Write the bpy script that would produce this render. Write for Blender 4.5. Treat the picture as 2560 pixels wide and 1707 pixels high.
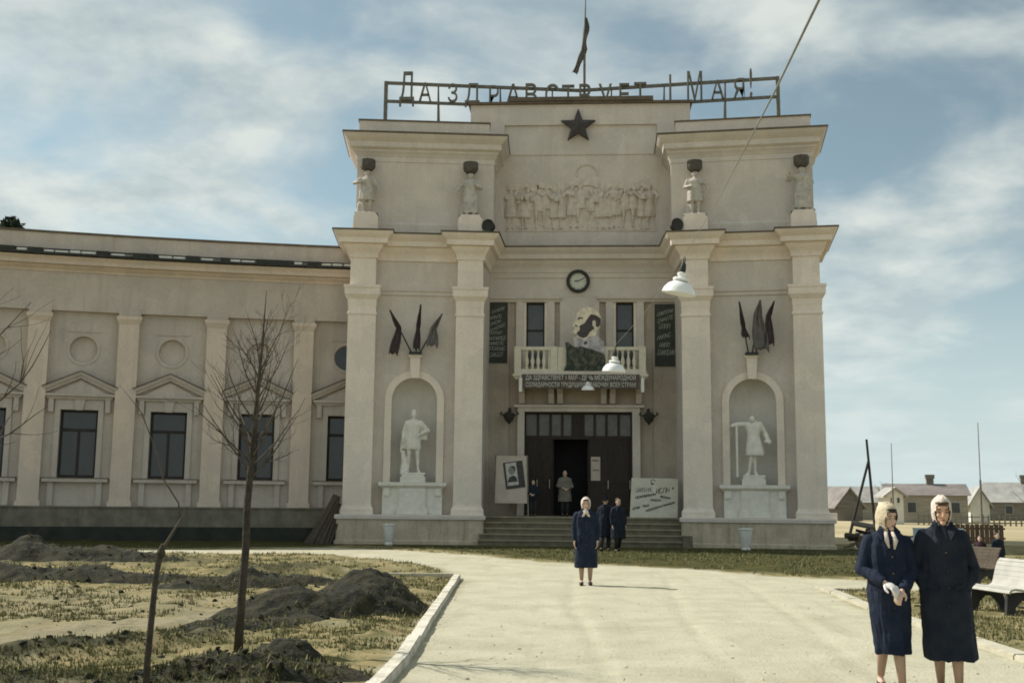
import bpy, bmesh, math, random
import numpy as np
from mathutils import Vector, Matrix, Euler
for o in list(bpy.data.objects): bpy.data.objects.remove(o)
scene = bpy.context.scene
col = scene.collection
R = math.radians
PI = math.pi
random.seed(5)
# ------------------------------------------------------------------ camera
cam = bpy.data.cameras.new('camera'); camo = bpy.data.objects.new('camera', cam); col.objects.link(camo)
cam.sensor_width = 36; cam.lens = 39.49; cam.clip_end = 3000; cam.clip_start = 0.05
camo.location = (0, 0, 1.5)
camo.rotation_euler = (Matrix.Rotation(R(3.4), 3, 'Z') @ Matrix.Rotation(R(98.2), 3, 'X') @ Matrix.Rotation(R(0.54), 3, 'Z')).to_euler()
scene.camera = camo
# ------------------------------------------------------------------ sky, sun, exposure
SUN_AZ, SUN_EL = 22, 43            # sun stands to the left, a little behind the facade
sd = Vector((-math.cos(R(SUN_AZ)) * math.cos(R(SUN_EL)), math.sin(R(SUN_AZ)) * math.cos(R(SUN_EL)), math.sin(R(SUN_EL))))
world = bpy.data.worlds.new('World'); scene.world = world; world.use_nodes = True
wn = world.node_tree.nodes; wl = world.node_tree.links
wn.clear()
wout = wn.new('ShaderNodeOutputWorld'); bg = wn.new('ShaderNodeBackground'); bg.inputs['Strength'].default_value = 0.10
sky = wn.new('ShaderNodeTexSky'); sky.sky_type = 'NISHITA'; sky.sun_disc = False
sky.sun_elevation = R(SUN_EL); sky.sun_rotation = math.atan2(sd.x, sd.y); sky.dust_density = 0.7; sky.air_density = 1.0; sky.ozone_density = 1.5
tc = wn.new('ShaderNodeTexCoord'); sep = wn.new('ShaderNodeSeparateXYZ'); wl.new(tc.outputs['Generated'], sep.inputs[0])
def wmath(op, a, b=None, c=None):
    n = wn.new('ShaderNodeMath'); n.operation = op
    for i, x in enumerate((a, b, c)):
        if x is None: continue
        if isinstance(x, (int, float)): n.inputs[i].default_value = x
        else: wl.new(x, n.inputs[i])
    return n.outputs[0]
zc = wmath('MAXIMUM', sep.outputs['Z'], 0.0)
den = wmath('ADD', zc, 0.22)
cx = wmath('DIVIDE', sep.outputs['X'], den); cy = wmath('DIVIDE', sep.outputs['Y'], den)
comb = wn.new('ShaderNodeCombineXYZ'); wl.new(cx, comb.inputs[0]); wl.new(cy, comb.inputs[1])
comb.inputs[2].default_value = 3.7
n1 = wn.new('ShaderNodeTexNoise'); n1.inputs['Scale'].default_value = 2.5; n1.inputs['Detail'].default_value = 8; n1.inputs['Roughness'].default_value = .50; n1.inputs['Distortion'].default_value = .35
wl.new(comb.outputs[0], n1.inputs['Vector'])
n2 = wn.new('ShaderNodeTexNoise'); n2.inputs['Scale'].default_value = 5.5; n2.inputs['Detail'].default_value = 8; n2.inputs['Roughness'].default_value = .55
wl.new(comb.outputs[0], n2.inputs['Vector'])
cr = wn.new('ShaderNodeValToRGB'); cr.color_ramp.elements[0].position = .34; cr.color_ramp.elements[1].position = .60
cr.color_ramp.interpolation = 'EASE'
wl.new(n1.outputs[0], cr.inputs[0])
ccol = wn.new('ShaderNodeMix'); ccol.data_type = 'RGBA'
ccol.inputs[6].default_value = (1.5, 1.80, 1.88, 1); ccol.inputs[7].default_value = (2.6, 2.74, 2.58, 1)
shade = wn.new('ShaderNodeMapRange'); shade.inputs[1].default_value = .35; shade.inputs[2].default_value = .62
wl.new(n2.outputs[0], shade.inputs[0]); wl.new(shade.outputs[0], ccol.inputs[0])
mixs = wn.new('ShaderNodeMix'); mixs.data_type = 'RGBA'
cf = wmath('MULTIPLY', cr.outputs[0], .9)
hs = wn.new('ShaderNodeHueSaturation'); hs.inputs['Saturation'].default_value = .52; hs.inputs['Value'].default_value = .34; wl.new(sky.outputs[0], hs.inputs['Color'])
tint = wn.new('ShaderNodeMix'); tint.data_type = 'RGBA'; tint.blend_type = 'MULTIPLY'; tint.inputs[0].default_value = 1; tint.inputs[7].default_value = (.84, 1.03, 1.0, 1); wl.new(hs.outputs[0], tint.inputs[6])
wl.new(cf, mixs.inputs[0]); wl.new(tint.outputs[2], mixs.inputs[6]); wl.new(ccol.outputs[2], mixs.inputs[7])
hz = wn.new('ShaderNodeMapRange'); hz.interpolation_type = 'SMOOTHSTEP'; hz.inputs[1].default_value = .0; hz.inputs[2].default_value = .26; hz.inputs[3].default_value = .85; hz.inputs[4].default_value = 0; wl.new(sep.outputs['Z'], hz.inputs[0])
mixh = wn.new('ShaderNodeMix'); mixh.data_type = 'RGBA'; wl.new(hz.outputs[0], mixh.inputs[0]); wl.new(mixs.outputs[2], mixh.inputs[6]); mixh.inputs[7].default_value = (2.2, 2.58, 2.6, 1)
wl.new(mixh.outputs[2], bg.inputs['Color']); wl.new(bg.outputs[0], wout.inputs[0])
sun = bpy.data.lights.new('sun', 'SUN'); sun.energy = 2.0; sun.angle = R(.6); sun.color = (1, .95, .86)
suno = bpy.data.objects.new('sun', sun); col.objects.link(suno)
suno.rotation_euler = sd.to_track_quat('Z', 'Y').to_euler(); suno.location = (-20, 20, 40)
vs = scene.view_settings; vs.view_transform = 'Standard'; vs.look = 'None'; vs.gamma = 1; vs.exposure = 1.56
scene.render.resolution_x = 1024; scene.render.resolution_y = 682
scene.cycles.filter_width = 1.8

# ------------------------------------------------------------------ materials
MATS = {}
def mat(name, c1, c2=None, scale=3.0, rough=.85, bump=0.0, bscale=40, stretch=(1, 1, 1), spec=.2, detail=6, lo=.35, hi=.65, stain=None, metal=0, grain=0):
    m = bpy.data.materials.new(name); m.use_nodes = True
    n = m.node_tree.nodes; l = m.node_tree.links
    b = n['Principled BSDF']; b.inputs['Roughness'].default_value = rough; b.inputs['Specular IOR Level'].default_value = spec; b.inputs['Metallic'].default_value = metal
    c2 = c2 or tuple(x * .8 for x in c1)
    geo = n.new('ShaderNodeNewGeometry'); mp = n.new('ShaderNodeMapping'); mp.inputs['Scale'].default_value = stretch
    l.new(geo.outputs['Position'], mp.inputs['Vector'])
    t = n.new('ShaderNodeTexNoise'); t.inputs['Scale'].default_value = scale; t.inputs['Detail'].default_value = detail; t.inputs['Roughness'].default_value = .62
    l.new(mp.outputs[0], t.inputs['Vector'])
    mr = n.new('ShaderNodeMapRange'); mr.inputs[1].default_value = lo; mr.inputs[2].default_value = hi; l.new(t.outputs[0], mr.inputs[0])
    mx = n.new('ShaderNodeMix'); mx.data_type = 'RGBA'; mx.inputs[6].default_value = (*c1, 1); mx.inputs[7].default_value = (*c2, 1); l.new(mr.outputs[0], mx.inputs[0])
    out = mx.outputs[2]
    if stain:   # rain streaks: noise drawn out along z, colour of its own
        mp2 = n.new('ShaderNodeMapping'); mp2.inputs['Scale'].default_value = (3.2, 3.2, .28); l.new(geo.outputs['Position'], mp2.inputs['Vector'])
        t2 = n.new('ShaderNodeTexNoise'); t2.inputs['Scale'].default_value = 1.0; t2.inputs['Detail'].default_value = 7; t2.inputs['Roughness'].default_value = .65; l.new(mp2.outputs[0], t2.inputs['Vector'])
        r2 = n.new('ShaderNodeMapRange'); r2.inputs[1].default_value = .5; r2.inputs[2].default_value = .75; r2.inputs[4].default_value = stain[3]; l.new(t2.outputs[0], r2.inputs[0])
        mx2 = n.new('ShaderNodeMix'); mx2.data_type = 'RGBA'; l.new(r2.outputs[0], mx2.inputs[0]); l.new(out, mx2.inputs[6]); mx2.inputs[7].default_value = (*stain[:3], 1); out = mx2.outputs[2]
    if grain:
        tg = n.new('ShaderNodeTexNoise'); tg.inputs['Scale'].default_value = 16; tg.inputs['Detail'].default_value = 8; tg.inputs['Roughness'].default_value = .75; l.new(geo.outputs['Position'], tg.inputs['Vector'])
        rg = n.new('ShaderNodeMapRange'); rg.inputs[1].default_value = .3; rg.inputs[2].default_value = .7; rg.inputs[3].default_value = 1 - grain; rg.inputs[4].default_value = 1 + grain * .6; l.new(tg.outputs[0], rg.inputs[0])
        tp_ = n.new('ShaderNodeTexNoise'); tp_.inputs['Scale'].default_value = .75; tp_.inputs['Detail'].default_value = 4; l.new(geo.outputs['Position'], tp_.inputs['Vector'])
        rp = n.new('ShaderNodeMapRange'); rp.inputs[1].default_value = .535; rp.inputs[2].default_value = .555; rp.inputs[4].default_value = .55; l.new(tp_.outputs[0], rp.inputs[0])
        mxp = n.new('ShaderNodeMix'); mxp.data_type = 'RGBA'; l.new(rp.outputs[0], mxp.inputs[0]); l.new(out, mxp.inputs[6]); mxp.inputs[7].default_value = (c1[0] * .84, c1[1] * .85, c1[2] * .87, 1); out = mxp.outputs[2]
        vm = n.new('ShaderNodeVectorMath'); vm.operation = 'SCALE'; l.new(out, vm.inputs[0]); l.new(rg.outputs[0], vm.inputs['Scale']); out = vm.outputs[0]
    l.new(out, b.inputs['Base Color'])
    if bump:
        tb = n.new('ShaderNodeTexNoise'); tb.inputs['Scale'].default_value = bscale; tb.inputs['Detail'].default_value = 5; l.new(mp.outputs[0], tb.inputs['Vector'])
        bp = n.new('ShaderNodeBump'); bp.inputs['Strength'].default_value = bump; bp.inputs['Distance'].default_value = .02; l.new(tb.outputs[0], bp.inputs['Height']); l.new(bp.outputs[0], b.inputs['Normal'])
    MATS[name] = m; return m
ST = (.47, .41, .33, .35)
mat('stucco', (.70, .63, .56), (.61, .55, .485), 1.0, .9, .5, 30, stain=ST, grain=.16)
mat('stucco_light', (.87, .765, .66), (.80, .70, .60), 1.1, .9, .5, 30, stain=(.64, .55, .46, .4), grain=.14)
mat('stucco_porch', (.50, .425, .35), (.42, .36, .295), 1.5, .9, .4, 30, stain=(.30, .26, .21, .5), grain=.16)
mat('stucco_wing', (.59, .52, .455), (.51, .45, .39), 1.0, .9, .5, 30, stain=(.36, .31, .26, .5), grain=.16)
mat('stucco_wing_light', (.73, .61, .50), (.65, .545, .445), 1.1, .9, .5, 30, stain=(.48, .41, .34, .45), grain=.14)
mat('niche', (.66, .62, .56), (.58, .545, .49), 1.2, .9, .4, 30, stain=(.50, .46, .41, .4), grain=.12)
mat('plinth', (.62, .53, .40), (.47, .405, .30), 1.8, .92, .5, 22, grain=.2, stain=(.16, .15, .10, .7))
mat('shade_course', (.05, .055, .045), (.03, .034, .03), 2, .9, .4, 22)  # near-black, painted shade for the foot of the wing
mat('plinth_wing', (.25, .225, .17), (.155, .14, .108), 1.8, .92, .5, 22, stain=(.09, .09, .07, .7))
mat('coping', (.17, .135, .10), (.11, .09, .07), 3, .85, .2)
mat('statue_white', (.80, .77, .69), (.68, .65, .58), 5, .8, .2, 30)
mat('statue_grey', (.56, .515, .45), (.38, .355, .31), 6, .9, .4, 25)
mat('relief', (.68, .605, .525), (.52, .46, .395), 5, .9, .3, 30)
mat('dark_block', (.13, .115, .095), (.08, .072, .062), 6, .9, .3)
mat('dark_metal', (.035, .036, .034), (.055, .05, .045), 8, .6, .1)
mat('sign_iron', (.12, .115, .098), (.19, .18, .15), 5, .7, .1)
mat('star', (.085, .075, .075), (.06, .055, .055), 4, .7, .1)
mat('white_paint', (.80, .79, .74), (.68, .67, .62), 6, .55, .1)
mat('enamel', (.86, .86, .84), (.78, .78, .75), 4, .35, 0, spec=.5)
mat('cream_paint', (.70, .65, .52), (.60, .55, .44), 5, .75, .15)
mat('glass_dark', (.018, .022, .024), (.03, .034, .035), 2, .12, 0, spec=.6)
mat('glass_grey', (.07, .075, .075), (.05, .055, .055), 2, .2, 0, spec=.6)
mat('glass_transom', (.13, .12, .105), (.09, .085, .075), 3, .25, 0, spec=.5)
mat('wood_door', (.055, .042, .033), (.035, .028, .024), 5, .6, .2, 30, stretch=(4, 4, .5))
mat('wood_frame', (.05, .045, .04), (.035, .03, .028), 5, .7)
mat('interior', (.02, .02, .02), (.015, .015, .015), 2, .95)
mat('wood_old', (.11, .085, .06), (.06, .05, .04), 4, .85, .4, 25, stretch=(6, 6, .6))
mat('wood_grey', (.23, .21, .18), (.14, .13, .11), 4, .9, .4, 20)
mat('pole_dark', (.04, .038, .036), (.06, .055, .05), 6, .9, .3)
mat('poster_dark', (.062, .066, .056), (.045, .05, .043), 5, .8)
mat('banner', (.13, .105, .085), (.10, .08, .065), 4, .85)
mat('letter', (.72, .72, .66), (.6, .6, .55), 12, .8)
mat('letter_dim', (.40, .42, .37), (.27, .29, .255), 25, .8)
mat('board', (.64, .61, .50), (.55, .52, .43), 3, .8, .1)
mat('board_pink', (.56, .48, .41), (.47, .41, .35), 3, .8, .1)
mat('ink', (.05, .05, .055), (.09, .085, .08), 10, .8)
mat('ink_pale', (.28, .27, .23), (.20, .19, .17), 10, .8)
mat('photo_grey', (.56, .56, .50), (.40, .40, .37), 6, .6)
mat('portrait_face', (.82, .73, .56), (.62, .54, .42), 4, .7, lo=.4, hi=.6)
mat('portrait_shade', (.10, .085, .08), (.06, .055, .06), 8, .7)
mat('portrait_shirt', (.52, .48, .49), (.33, .31, .33), 4, .7, lo=.42, hi=.58)
mat('portrait_coat', (.035, .05, .042), (.13, .12, .085), 6, .75, lo=.45, hi=.6)
mat('flag', (.085, .06, .062), (.055, .042, .045), 5, .85, .2)
mat('flag_grey', (.17, .155, .14), (.12, .11, .105), 5, .85, .2)
mat('bark', (.085, .072, .055), (.045, .04, .033), 14, .95, .8, 60)
mat('twig', (.11, .092, .073), (.07, .06, .05), 10, .95)
mat('pine', (.035, .05, .028), (.02, .032, .02), 3, .9)
mat('soil', (.042, .038, .022), (.017, .018, .012), 4.5, .97, 1.0, 26, lo=.42, hi=.58)
mat('concrete_kerb', (.62, .58, .49), (.36, .33, .26), 3.2, .92, .9, 30, lo=.46, hi=.70, detail=9)
mat('kerb_low', (.50, .47, .37), (.40, .37, .28), 4, .9, .5, 40)
mat('step', (.21, .185, .13), (.14, .125, .09), 3, .9, .4, 25)
mat('tread', (.34, .295, .20), (.24, .21, .145), 3, .9, .4, 25)
mat('bench_white', (.44, .43, .385), (.36, .35, .315), 5, .6, .15)
mat('bench_iron', (.045, .045, .042), (.03, .03, .03), 5, .7)
mat('roof_tin', (.24, .215, .20), (.15, .135, .125), .7, .8, .3, detail=9)  # roofs and log walls below: distance haze put into paler, flatter colour
mat('roof_pale', (.40, .39, .36), (.27, .265, .25), .7, .85, .3, detail=9)
mat('log_wall', (.36, .325, .265), (.24, .22, .175), 1.2, .9, .3, stretch=(.4, .4, 5), detail=8)
mat('log_dark', (.22, .205, .175), (.13, .122, .105), 1.2, .9, .3, stretch=(.4, .4, 5), detail=8)
mat('whitewash', (.72, .70, .62), (.62, .60, .53), 3, .9)
mat('pale_blue', (.50, .62, .62), (.42, .54, .55), 3, .6)
mat('brown_fence', (.20, .13, .085), (.14, .09, .06), 3, .9, .2)
mat('skin', (.64, .44, .34), (.57, .385, .29), 12, .6)
mat('skin_warm', (.66, .41, .28), (.58, .36, .24), 12, .6)
mat('lips', (.33, .12, .10), None, 9, .5)
mat('eye', (.03, .025, .02), None, 9, .4)
mat('hair_dark', (.045, .035, .028), (.025, .02, .018), 30, .6)
mat('hair_brown', (.10, .06, .035), (.06, .036, .022), 30, .6)
mat('coat_navy', (.010, .016, .034), (.020, .027, .048), 6, .9, .3, 120)
mat('coat_black', (.011, .016, .027), (.022, .027, .038), 6, .9, .3, 120)
mat('coat_grey', (.22, .20, .165), (.15, .14, .115), 6, .9, .3, 90)
mat('coat_maroon', (.05, .022, .03), (.03, .02, .025), 6, .9)
mat('trousers', (.045, .042, .042), (.03, .03, .03), 6, .9)
mat('scarf_cream', (.62, .535, .38), (.48, .41, .285), 22, .9, .6, 60)
mat('scarf_white', (.70, .61, .53), (.55, .475, .41), 22, .9, .6, 60)
mat('stocking', (.42, .29, .21), (.36, .25, .185), 8, .6)
mat('shoe', (.02, .018, .017), (.03, .027, .024), 8, .4)
mat('glove', (.74, .70, .68), None, 8, .8)
mat('dial', (.62, .62, .52), (.54, .54, .46), 5, .6)
mat('gutter', (.05, .052, .046), (.035, .036, .033), 5, .7)
mat('wire', (.06, .06, .06), None, 5, .7)
mat('cable', (.26, .265, .25), (.21, .215, .205), 5, .7)

# ------------------------------------------------------------------ mesh helpers
class MB:
    def __init__(s): s.v = []; s.f = []; s.mi = []
    def add(s, vs, fs, mi=0):
        k = len(s.v); s.v += [tuple(p) for p in vs]; s.f += [tuple(i + k for i in f) for f in fs]; s.mi += [mi] * len(fs); return s
    def box(s, x0, x1, y0, y1, z0, z1, mi=0):
        if x0 > x1: x0, x1 = x1, x0
        return s.add([(x0, y0, z0), (x1, y0, z0), (x1, y1, z0), (x0, y1, z0), (x0, y0, z1), (x1, y0, z1), (x1, y1, z1), (x0, y1, z1)],
                     [(0, 3, 2, 1), (4, 5, 6, 7), (0, 1, 5, 4), (1, 2, 6, 5), (2, 3, 7, 6), (3, 0, 4, 7)], mi)
    def bar(s, p0, p1, w, h, up=(0, 0, 1), mi=0):
        p0 = Vector(p0); p1 = Vector(p1); d = (p1 - p0).normalized(); a = d.cross(Vector(up))
        if a.length < 1e-4: a = d.cross(Vector((1, 0, 0)))
        a.normalize(); b = a.cross(d).normalized(); vs = []
        for p in (p0, p1):
            for sx, sz in ((-1, -1), (1, -1), (1, 1), (-1, 1)): vs.append(p + a * sx * w / 2 + b * sz * h / 2)
        return s.add(vs, [(3, 2, 1, 0), (4, 5, 6, 7), (0, 1, 5, 4), (1, 2, 6, 5), (2, 3, 7, 6), (3, 0, 4, 7)], mi)
    def tube(s, pts, rad, n=8, mi=0, cap=True, flat=1.0):
        pts = [Vector(p) for p in pts]
        if isinstance(rad, (int, float)): rad = [rad] * len(pts)
        vs = []; fs = []; ref = None
        for i, p in enumerate(pts):
            d = (pts[min(i + 1, len(pts) - 1)] - pts[max(i - 1, 0)]).normalized()
            if ref is None:
                ref = Vector((0, 1, 0)) if abs(d.y) < .9 else Vector((1, 0, 0))
            a = d.cross(ref).normalized(); ref2 = a.cross(d).normalized(); ref = ref2
            for k in range(n):
                t = 2 * PI * k / n; vs.append(p + (a * math.cos(t) + ref2 * math.sin(t) * flat) * rad[i])
        for i in range(len(pts) - 1):
            for k in range(n):
                k2 = (k + 1) % n; fs.append((i * n + k, i * n + k2, (i + 1) * n + k2, (i + 1) * n + k))
        if cap: fs.append(tuple(reversed(range(n)))); fs.append(tuple(range((len(pts) - 1) * n, len(pts) * n)))
        return s.add(vs, fs, mi)
    def lathe(s, prof, c=(0, 0, 0), n=20, mi=0):
        vs = []; fs = []
        for r, z in prof:
            for k in range(n):
                t = 2 * PI * k / n; vs.append((c[0] + r * math.cos(t), c[1] + r * math.sin(t), c[2] + z))
        for i in range(len(prof) - 1):
            for k in range(n):
                k2 = (k + 1) % n; fs.append((i * n + k, i * n + k2, (i + 1) * n + k2, (i + 1) * n + k))
        fs.append(tuple(reversed(range(n)))); fs.append(tuple(range((len(prof) - 1) * n, len(prof) * n)))
        return s.add(vs, fs, mi)
    def prism(s, poly, y0, y1, mi=0):   # polygon in (x,z), pushed along y
        n = len(poly)
        vs = [(x, y0, z) for x, z in poly] + [(x, y1, z) for x, z in poly]
        fs = [tuple(range(n)), tuple(reversed(range(n, 2 * n)))] + [((i + 1) % n, i, n + i, n + (i + 1) % n) for i in range(n)]
        return s.add(vs, fs, mi)
    def sweep(s, path, prof, mi=0):     # mitred moulding: path (x,y) with outside on the right of travel; prof (offset, z) from below to above
        P = [Vector(p) for p in path]; N = []
        for i in range(len(P) - 1):
            d = (P[i + 1] - P[i]).normalized(); N.append(Vector((d.y, -d.x)))
        M = []
        for i in range(len(P)):
            if i == 0: M.append(N[0])
            elif i == len(P) - 1: M.append(N[-1])
            else: M.append((N[i - 1] + N[i]) / (1 + N[i - 1].dot(N[i])))
        vs = []; fs = []; k = len(prof)
        for p, m in zip(P, M):
            for o, z in prof: q = p + m * o; vs.append((q.x, q.y, z))
        for i in range(len(P) - 1):
            for j in range(k - 1): fs.append((i * k + j, (i + 1) * k + j, (i + 1) * k + j + 1, i * k + j + 1))
        fs.append(tuple(reversed(range(k)))); fs.append(tuple(range((len(P) - 1) * k, len(P) * k)))
        return s.add(vs, fs, mi)
    def ell(s, c, r, rot=None, n=12, m=8, mi=0):
        vs = []; fs = []; c = Vector(c)
        for i in range(1, m):
            a = PI * i / m
            for k in range(n):
                t = 2 * PI * k / n; vs.append(Vector((r[0] * math.sin(a) * math.cos(t), r[1] * math.sin(a) * math.sin(t), r[2] * math.cos(a))))
        vs.append(Vector((0, 0, r[2]))); vs.append(Vector((0, 0, -r[2])))
        for i in range(m - 2):
            for k in range(n):
                k2 = (k + 1) % n; fs.append((i * n + k, (i + 1) * n + k, (i + 1) * n + k2, i * n + k2))
        for k in range(n):
            k2 = (k + 1) % n; fs.append((len(vs) - 2, k, k2)); fs.append((len(vs) - 1, (m - 2) * n + k2, (m - 2) * n + k))
        if rot is not None: vs = [rot @ v for v in vs]
        return s.add([v + c for v in vs], fs, mi)
    def caps(s, pts, rad, n=10, mi=0):  # round-ended tapered limb
        s.tube(pts, rad, n, mi)
        for p, r in zip(pts, rad if not isinstance(rad, (int, float)) else [rad] * len(pts)): s.ell(p, (r, r, r), None, n, 6, mi)
        return s
    def loft(s, rings, n=28, fold=0, k=9, mi=0, ph=0.0):  # rings: (z, rx, ry, cx, cy, foldweight)
        vs = []; fs = []
        for z, rx, ry, cx_, cy_, fw in rings:
            for i in range(n):
                t = 2 * PI * i / n; q = 1 + fold * fw * (math.sin(k * t + ph) + .5 * math.sin((k * 2 - 3) * t + 1 + ph))
                vs.append((cx_ + rx * q * math.cos(t), cy_ + ry * q * math.sin(t), z))
        for j in range(len(rings) - 1):
            for i in range(n):
                i2 = (i + 1) % n; fs.append((j * n + i, (j + 1) * n + i, (j + 1) * n + i2, j * n + i2))
        fs.append(tuple(range(n))); fs.append(tuple(reversed(range((len(rings) - 1) * n, len(rings) * n))))
        return s.add(vs, fs, mi)
    def mesh(s, name, mx=1):
        me = bpy.data.meshes.new(name)
        v = s.v; f = s.f
        if mx < 0: v = [(-p[0], p[1], p[2]) for p in v]; f = [tuple(reversed(q)) for q in f]
        me.from_pydata(v, [], f)
        if any(s.mi): me.polygons.foreach_set('material_index', s.mi)
        me.update(); return me
    def build(s, name, m, parent=None, loc=(0, 0, 0), rz=0.0, smooth=None, mx=1, rot=None):
        return obj(name, s.mesh(name, mx), m, parent, loc, rz, smooth, rot)
def obj(name, me, m, parent=None, loc=(0, 0, 0), rz=0.0, smooth=None, rot=None):
    if not me.materials:
        for k in (m if isinstance(m, (list, tuple)) else [m]): me.materials.append(MATS[k])
    if smooth is not None:
        me.polygons.foreach_set('use_smooth', [True] * len(me.polygons))
        if smooth < 180:
            me.set_sharp_from_angle(angle=R(smooth))
    o = bpy.data.objects.new(name, me); col.objects.link(o); o.location = loc
    o.rotation_euler = rot if rot is not None else (0, 0, rz)
    if parent: o.parent = parent
    return o
def thing(name, label, cat, loc=(0, 0, 0), rz=0.0, group=None):
    o = bpy.data.objects.new(name, None); col.objects.link(o); o.location = loc; o.rotation_euler = (0, 0, rz); o.empty_display_size = .2
    return tag(o, label, cat, group)
def tag(o, label, cat, group=None):
    o['label'] = label; o['category'] = cat
    if group: o['group'] = group
    return o
def wall_holes(mb, x0, x1, z0, z1, y, d, holes, mi=0):   # front face at y with rectangular openings, reveals d deep
    xs = sorted({x0, x1, *[h[0] for h in holes], *[h[1] for h in holes]}); zs = sorted({z0, z1, *[h[2] for h in holes], *[h[3] for h in holes]})
    for i in range(len(xs) - 1):
        for j in range(len(zs) - 1):
            a, b, c, e = xs[i], xs[i + 1], zs[j], zs[j + 1]
            if any(h[0] <= a and b <= h[1] and h[2] <= c and e <= h[3] for h in holes): continue
            mb.add([(a, y, c), (b, y, c), (b, y, e), (a, y, e)], [(0, 1, 2, 3)], mi)
    for a, b, c, e in [h[:4] for h in holes]:
        mb.add([(a, y, c), (b, y, c), (b, y, e), (a, y, e), (a, y + d, c), (b, y + d, c), (b, y + d, e), (a, y + d, e)], [(0, 4, 5, 1), (1, 5, 6, 2), (2, 6, 7, 3), (3, 7, 4, 0)], mi)
    return mb
def text_mesh(t, size, depth, wscale=1.0, align='CENTER'):
    cu = bpy.data.curves.new('text', 'FONT'); cu.body = t; cu.size = size; cu.extrude = depth; cu.align_x = align; cu.resolution_u = 3
    o = bpy.data.objects.new('text', cu); col.objects.link(o); dg = bpy.context.evaluated_depsgraph_get()
    me = bpy.data.meshes.new_from_object(o.evaluated_get(dg)); bpy.data.objects.remove(o); bpy.data.curves.remove(cu)
    for v in me.vertices: x, y, z = v.co; v.co = (x * wscale, -z, y)
    me.materials.clear(); return me
def remesh(mb, vox, smooth=2, name='figure'):
    me = mb.mesh(name); o = bpy.data.objects.new(name, me); col.objects.link(o)
    r = o.modifiers.new('r', 'REMESH'); r.mode = 'VOXEL'; r.voxel_size = vox; r.use_smooth_shade = True
    if smooth: sm = o.modifiers.new('s', 'SMOOTH'); sm.iterations = smooth; sm.factor = .5
    dg = bpy.context.evaluated_depsgraph_get(); m2 = bpy.data.meshes.new_from_object(o.evaluated_get(dg))
    bpy.data.objects.remove(o); bpy.data.meshes.remove(me); m2.materials.clear()
    m2.polygons.foreach_set('use_smooth', [True] * len(m2.polygons)); return m2
# value noise for terrain
_rs = np.random.RandomState(11); _T = _rs.rand(256, 256)
def vnoise(x, y):
    xi = np.floor(x).astype(int); yi = np.floor(y).astype(int); fx = x - xi; fy = y - yi; fx = fx * fx * (3 - 2 * fx); fy = fy * fy * (3 - 2 * fy)
    a = _T[xi & 255, yi & 255]; b = _T[(xi + 1) & 255, yi & 255]; c = _T[xi & 255, (yi + 1) & 255]; d = _T[(xi + 1) & 255, (yi + 1) & 255]
    return (a * (1 - fx) + b * fx) * (1 - fy) + (c * (1 - fx) + d * fx) * fy
def fbm(x, y, o=4):
    s = 0; a = .5; t = 0
    for i in range(o): s = s + a * vnoise(x * 2 ** i + 17.3 * i, y * 2 ** i + 5.1 * i); t += a; a *= .5
    return s / t

# ------------------------------------------------------------------ ground and path
def sdf(px, py, poly):     # signed distance to polygon, negative inside
    d = np.full(px.shape, 1e9); ins = np.zeros(px.shape, bool); n = len(poly)
    for i in range(n):
        ax, ay = poly[i]; bx, by = poly[(i + 1) % n]; ex, ey = bx - ax, by - ay
        t = np.clip(((px - ax) * ex + (py - ay) * ey) / (ex * ex + ey * ey), 0, 1)
        d = np.minimum(d, np.hypot(px - ax - t * ex, py - ay - t * ey))
        c = (ay > py) != (by > py)
        with np.errstate(divide='ignore', invalid='ignore'): xi = (bx - ax) * (py - ay) / (by - ay + 1e-12) + ax
        ins ^= c & (px < xi)
    return np.where(ins, -d, d)
PATH = [(-1.70, -3), (-1.62, 9.66), (-2.36, 22.9), (-3.2, 26.2), (-5.2, 30.2), (-8.2, 33.2), (-11.5, 31.6), (-15.4, 29.7), (-22, 28.0), (-34, 26.5), (-34, 30.5), (-22, 32.2), (-17, 33.3), (-12, 34.6),
        (-8.0, 37.3), (-6.2, 36.4), (-2.87, 33.05), (-.88, 29.8), (1.31, 28.24), (2.78, 27.1), (4.38, 24.9), (6.3, 23.5), (10, 22.2), (20, 20.5), (20, 19.2), (9, 20.6), (5.2, 21.6), (4.4, 20.6), (4.33, 17.2), (4.45, 11.9), (4.6, -3)]
FOOT = [(-8.2, 9.3), (-7.2, 9.1), (-5.5, 11.7), (-4.2, 14.0), (-3.5, 15.6), (-3.8, 16.2), (-4.9, 15.2), (-6.5, 12.6)]
DRY = [(-14, 12.5), (-7, 12.3), (-5.2, 14.8), (-4.9, 17.4), (-9.5, 18.0), (-14, 17.5)]
DARKS = [((-4.75, 11.8), (2.2, .40), .944), ((-9.4, 20.2), (2.4, .9), .1), ((-6.0, 19.6), (1.3, 1.1), .2), ((-12.5, 26.5), (4.5, 1.4), .1), ((-3.1, 9.2), (1.2, .6), 0), ((-4.3, 9.2), (1.0, .4), 0), ((-6.5, 24), (1.5, .5), .2)]  # darker, lumpier patches of the left lawn
def dark_mask(x, y):
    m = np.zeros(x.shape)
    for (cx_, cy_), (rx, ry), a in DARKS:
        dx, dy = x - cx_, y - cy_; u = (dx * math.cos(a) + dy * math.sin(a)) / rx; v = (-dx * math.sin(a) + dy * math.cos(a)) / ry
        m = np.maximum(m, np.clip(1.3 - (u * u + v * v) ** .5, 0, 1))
    return m
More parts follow.
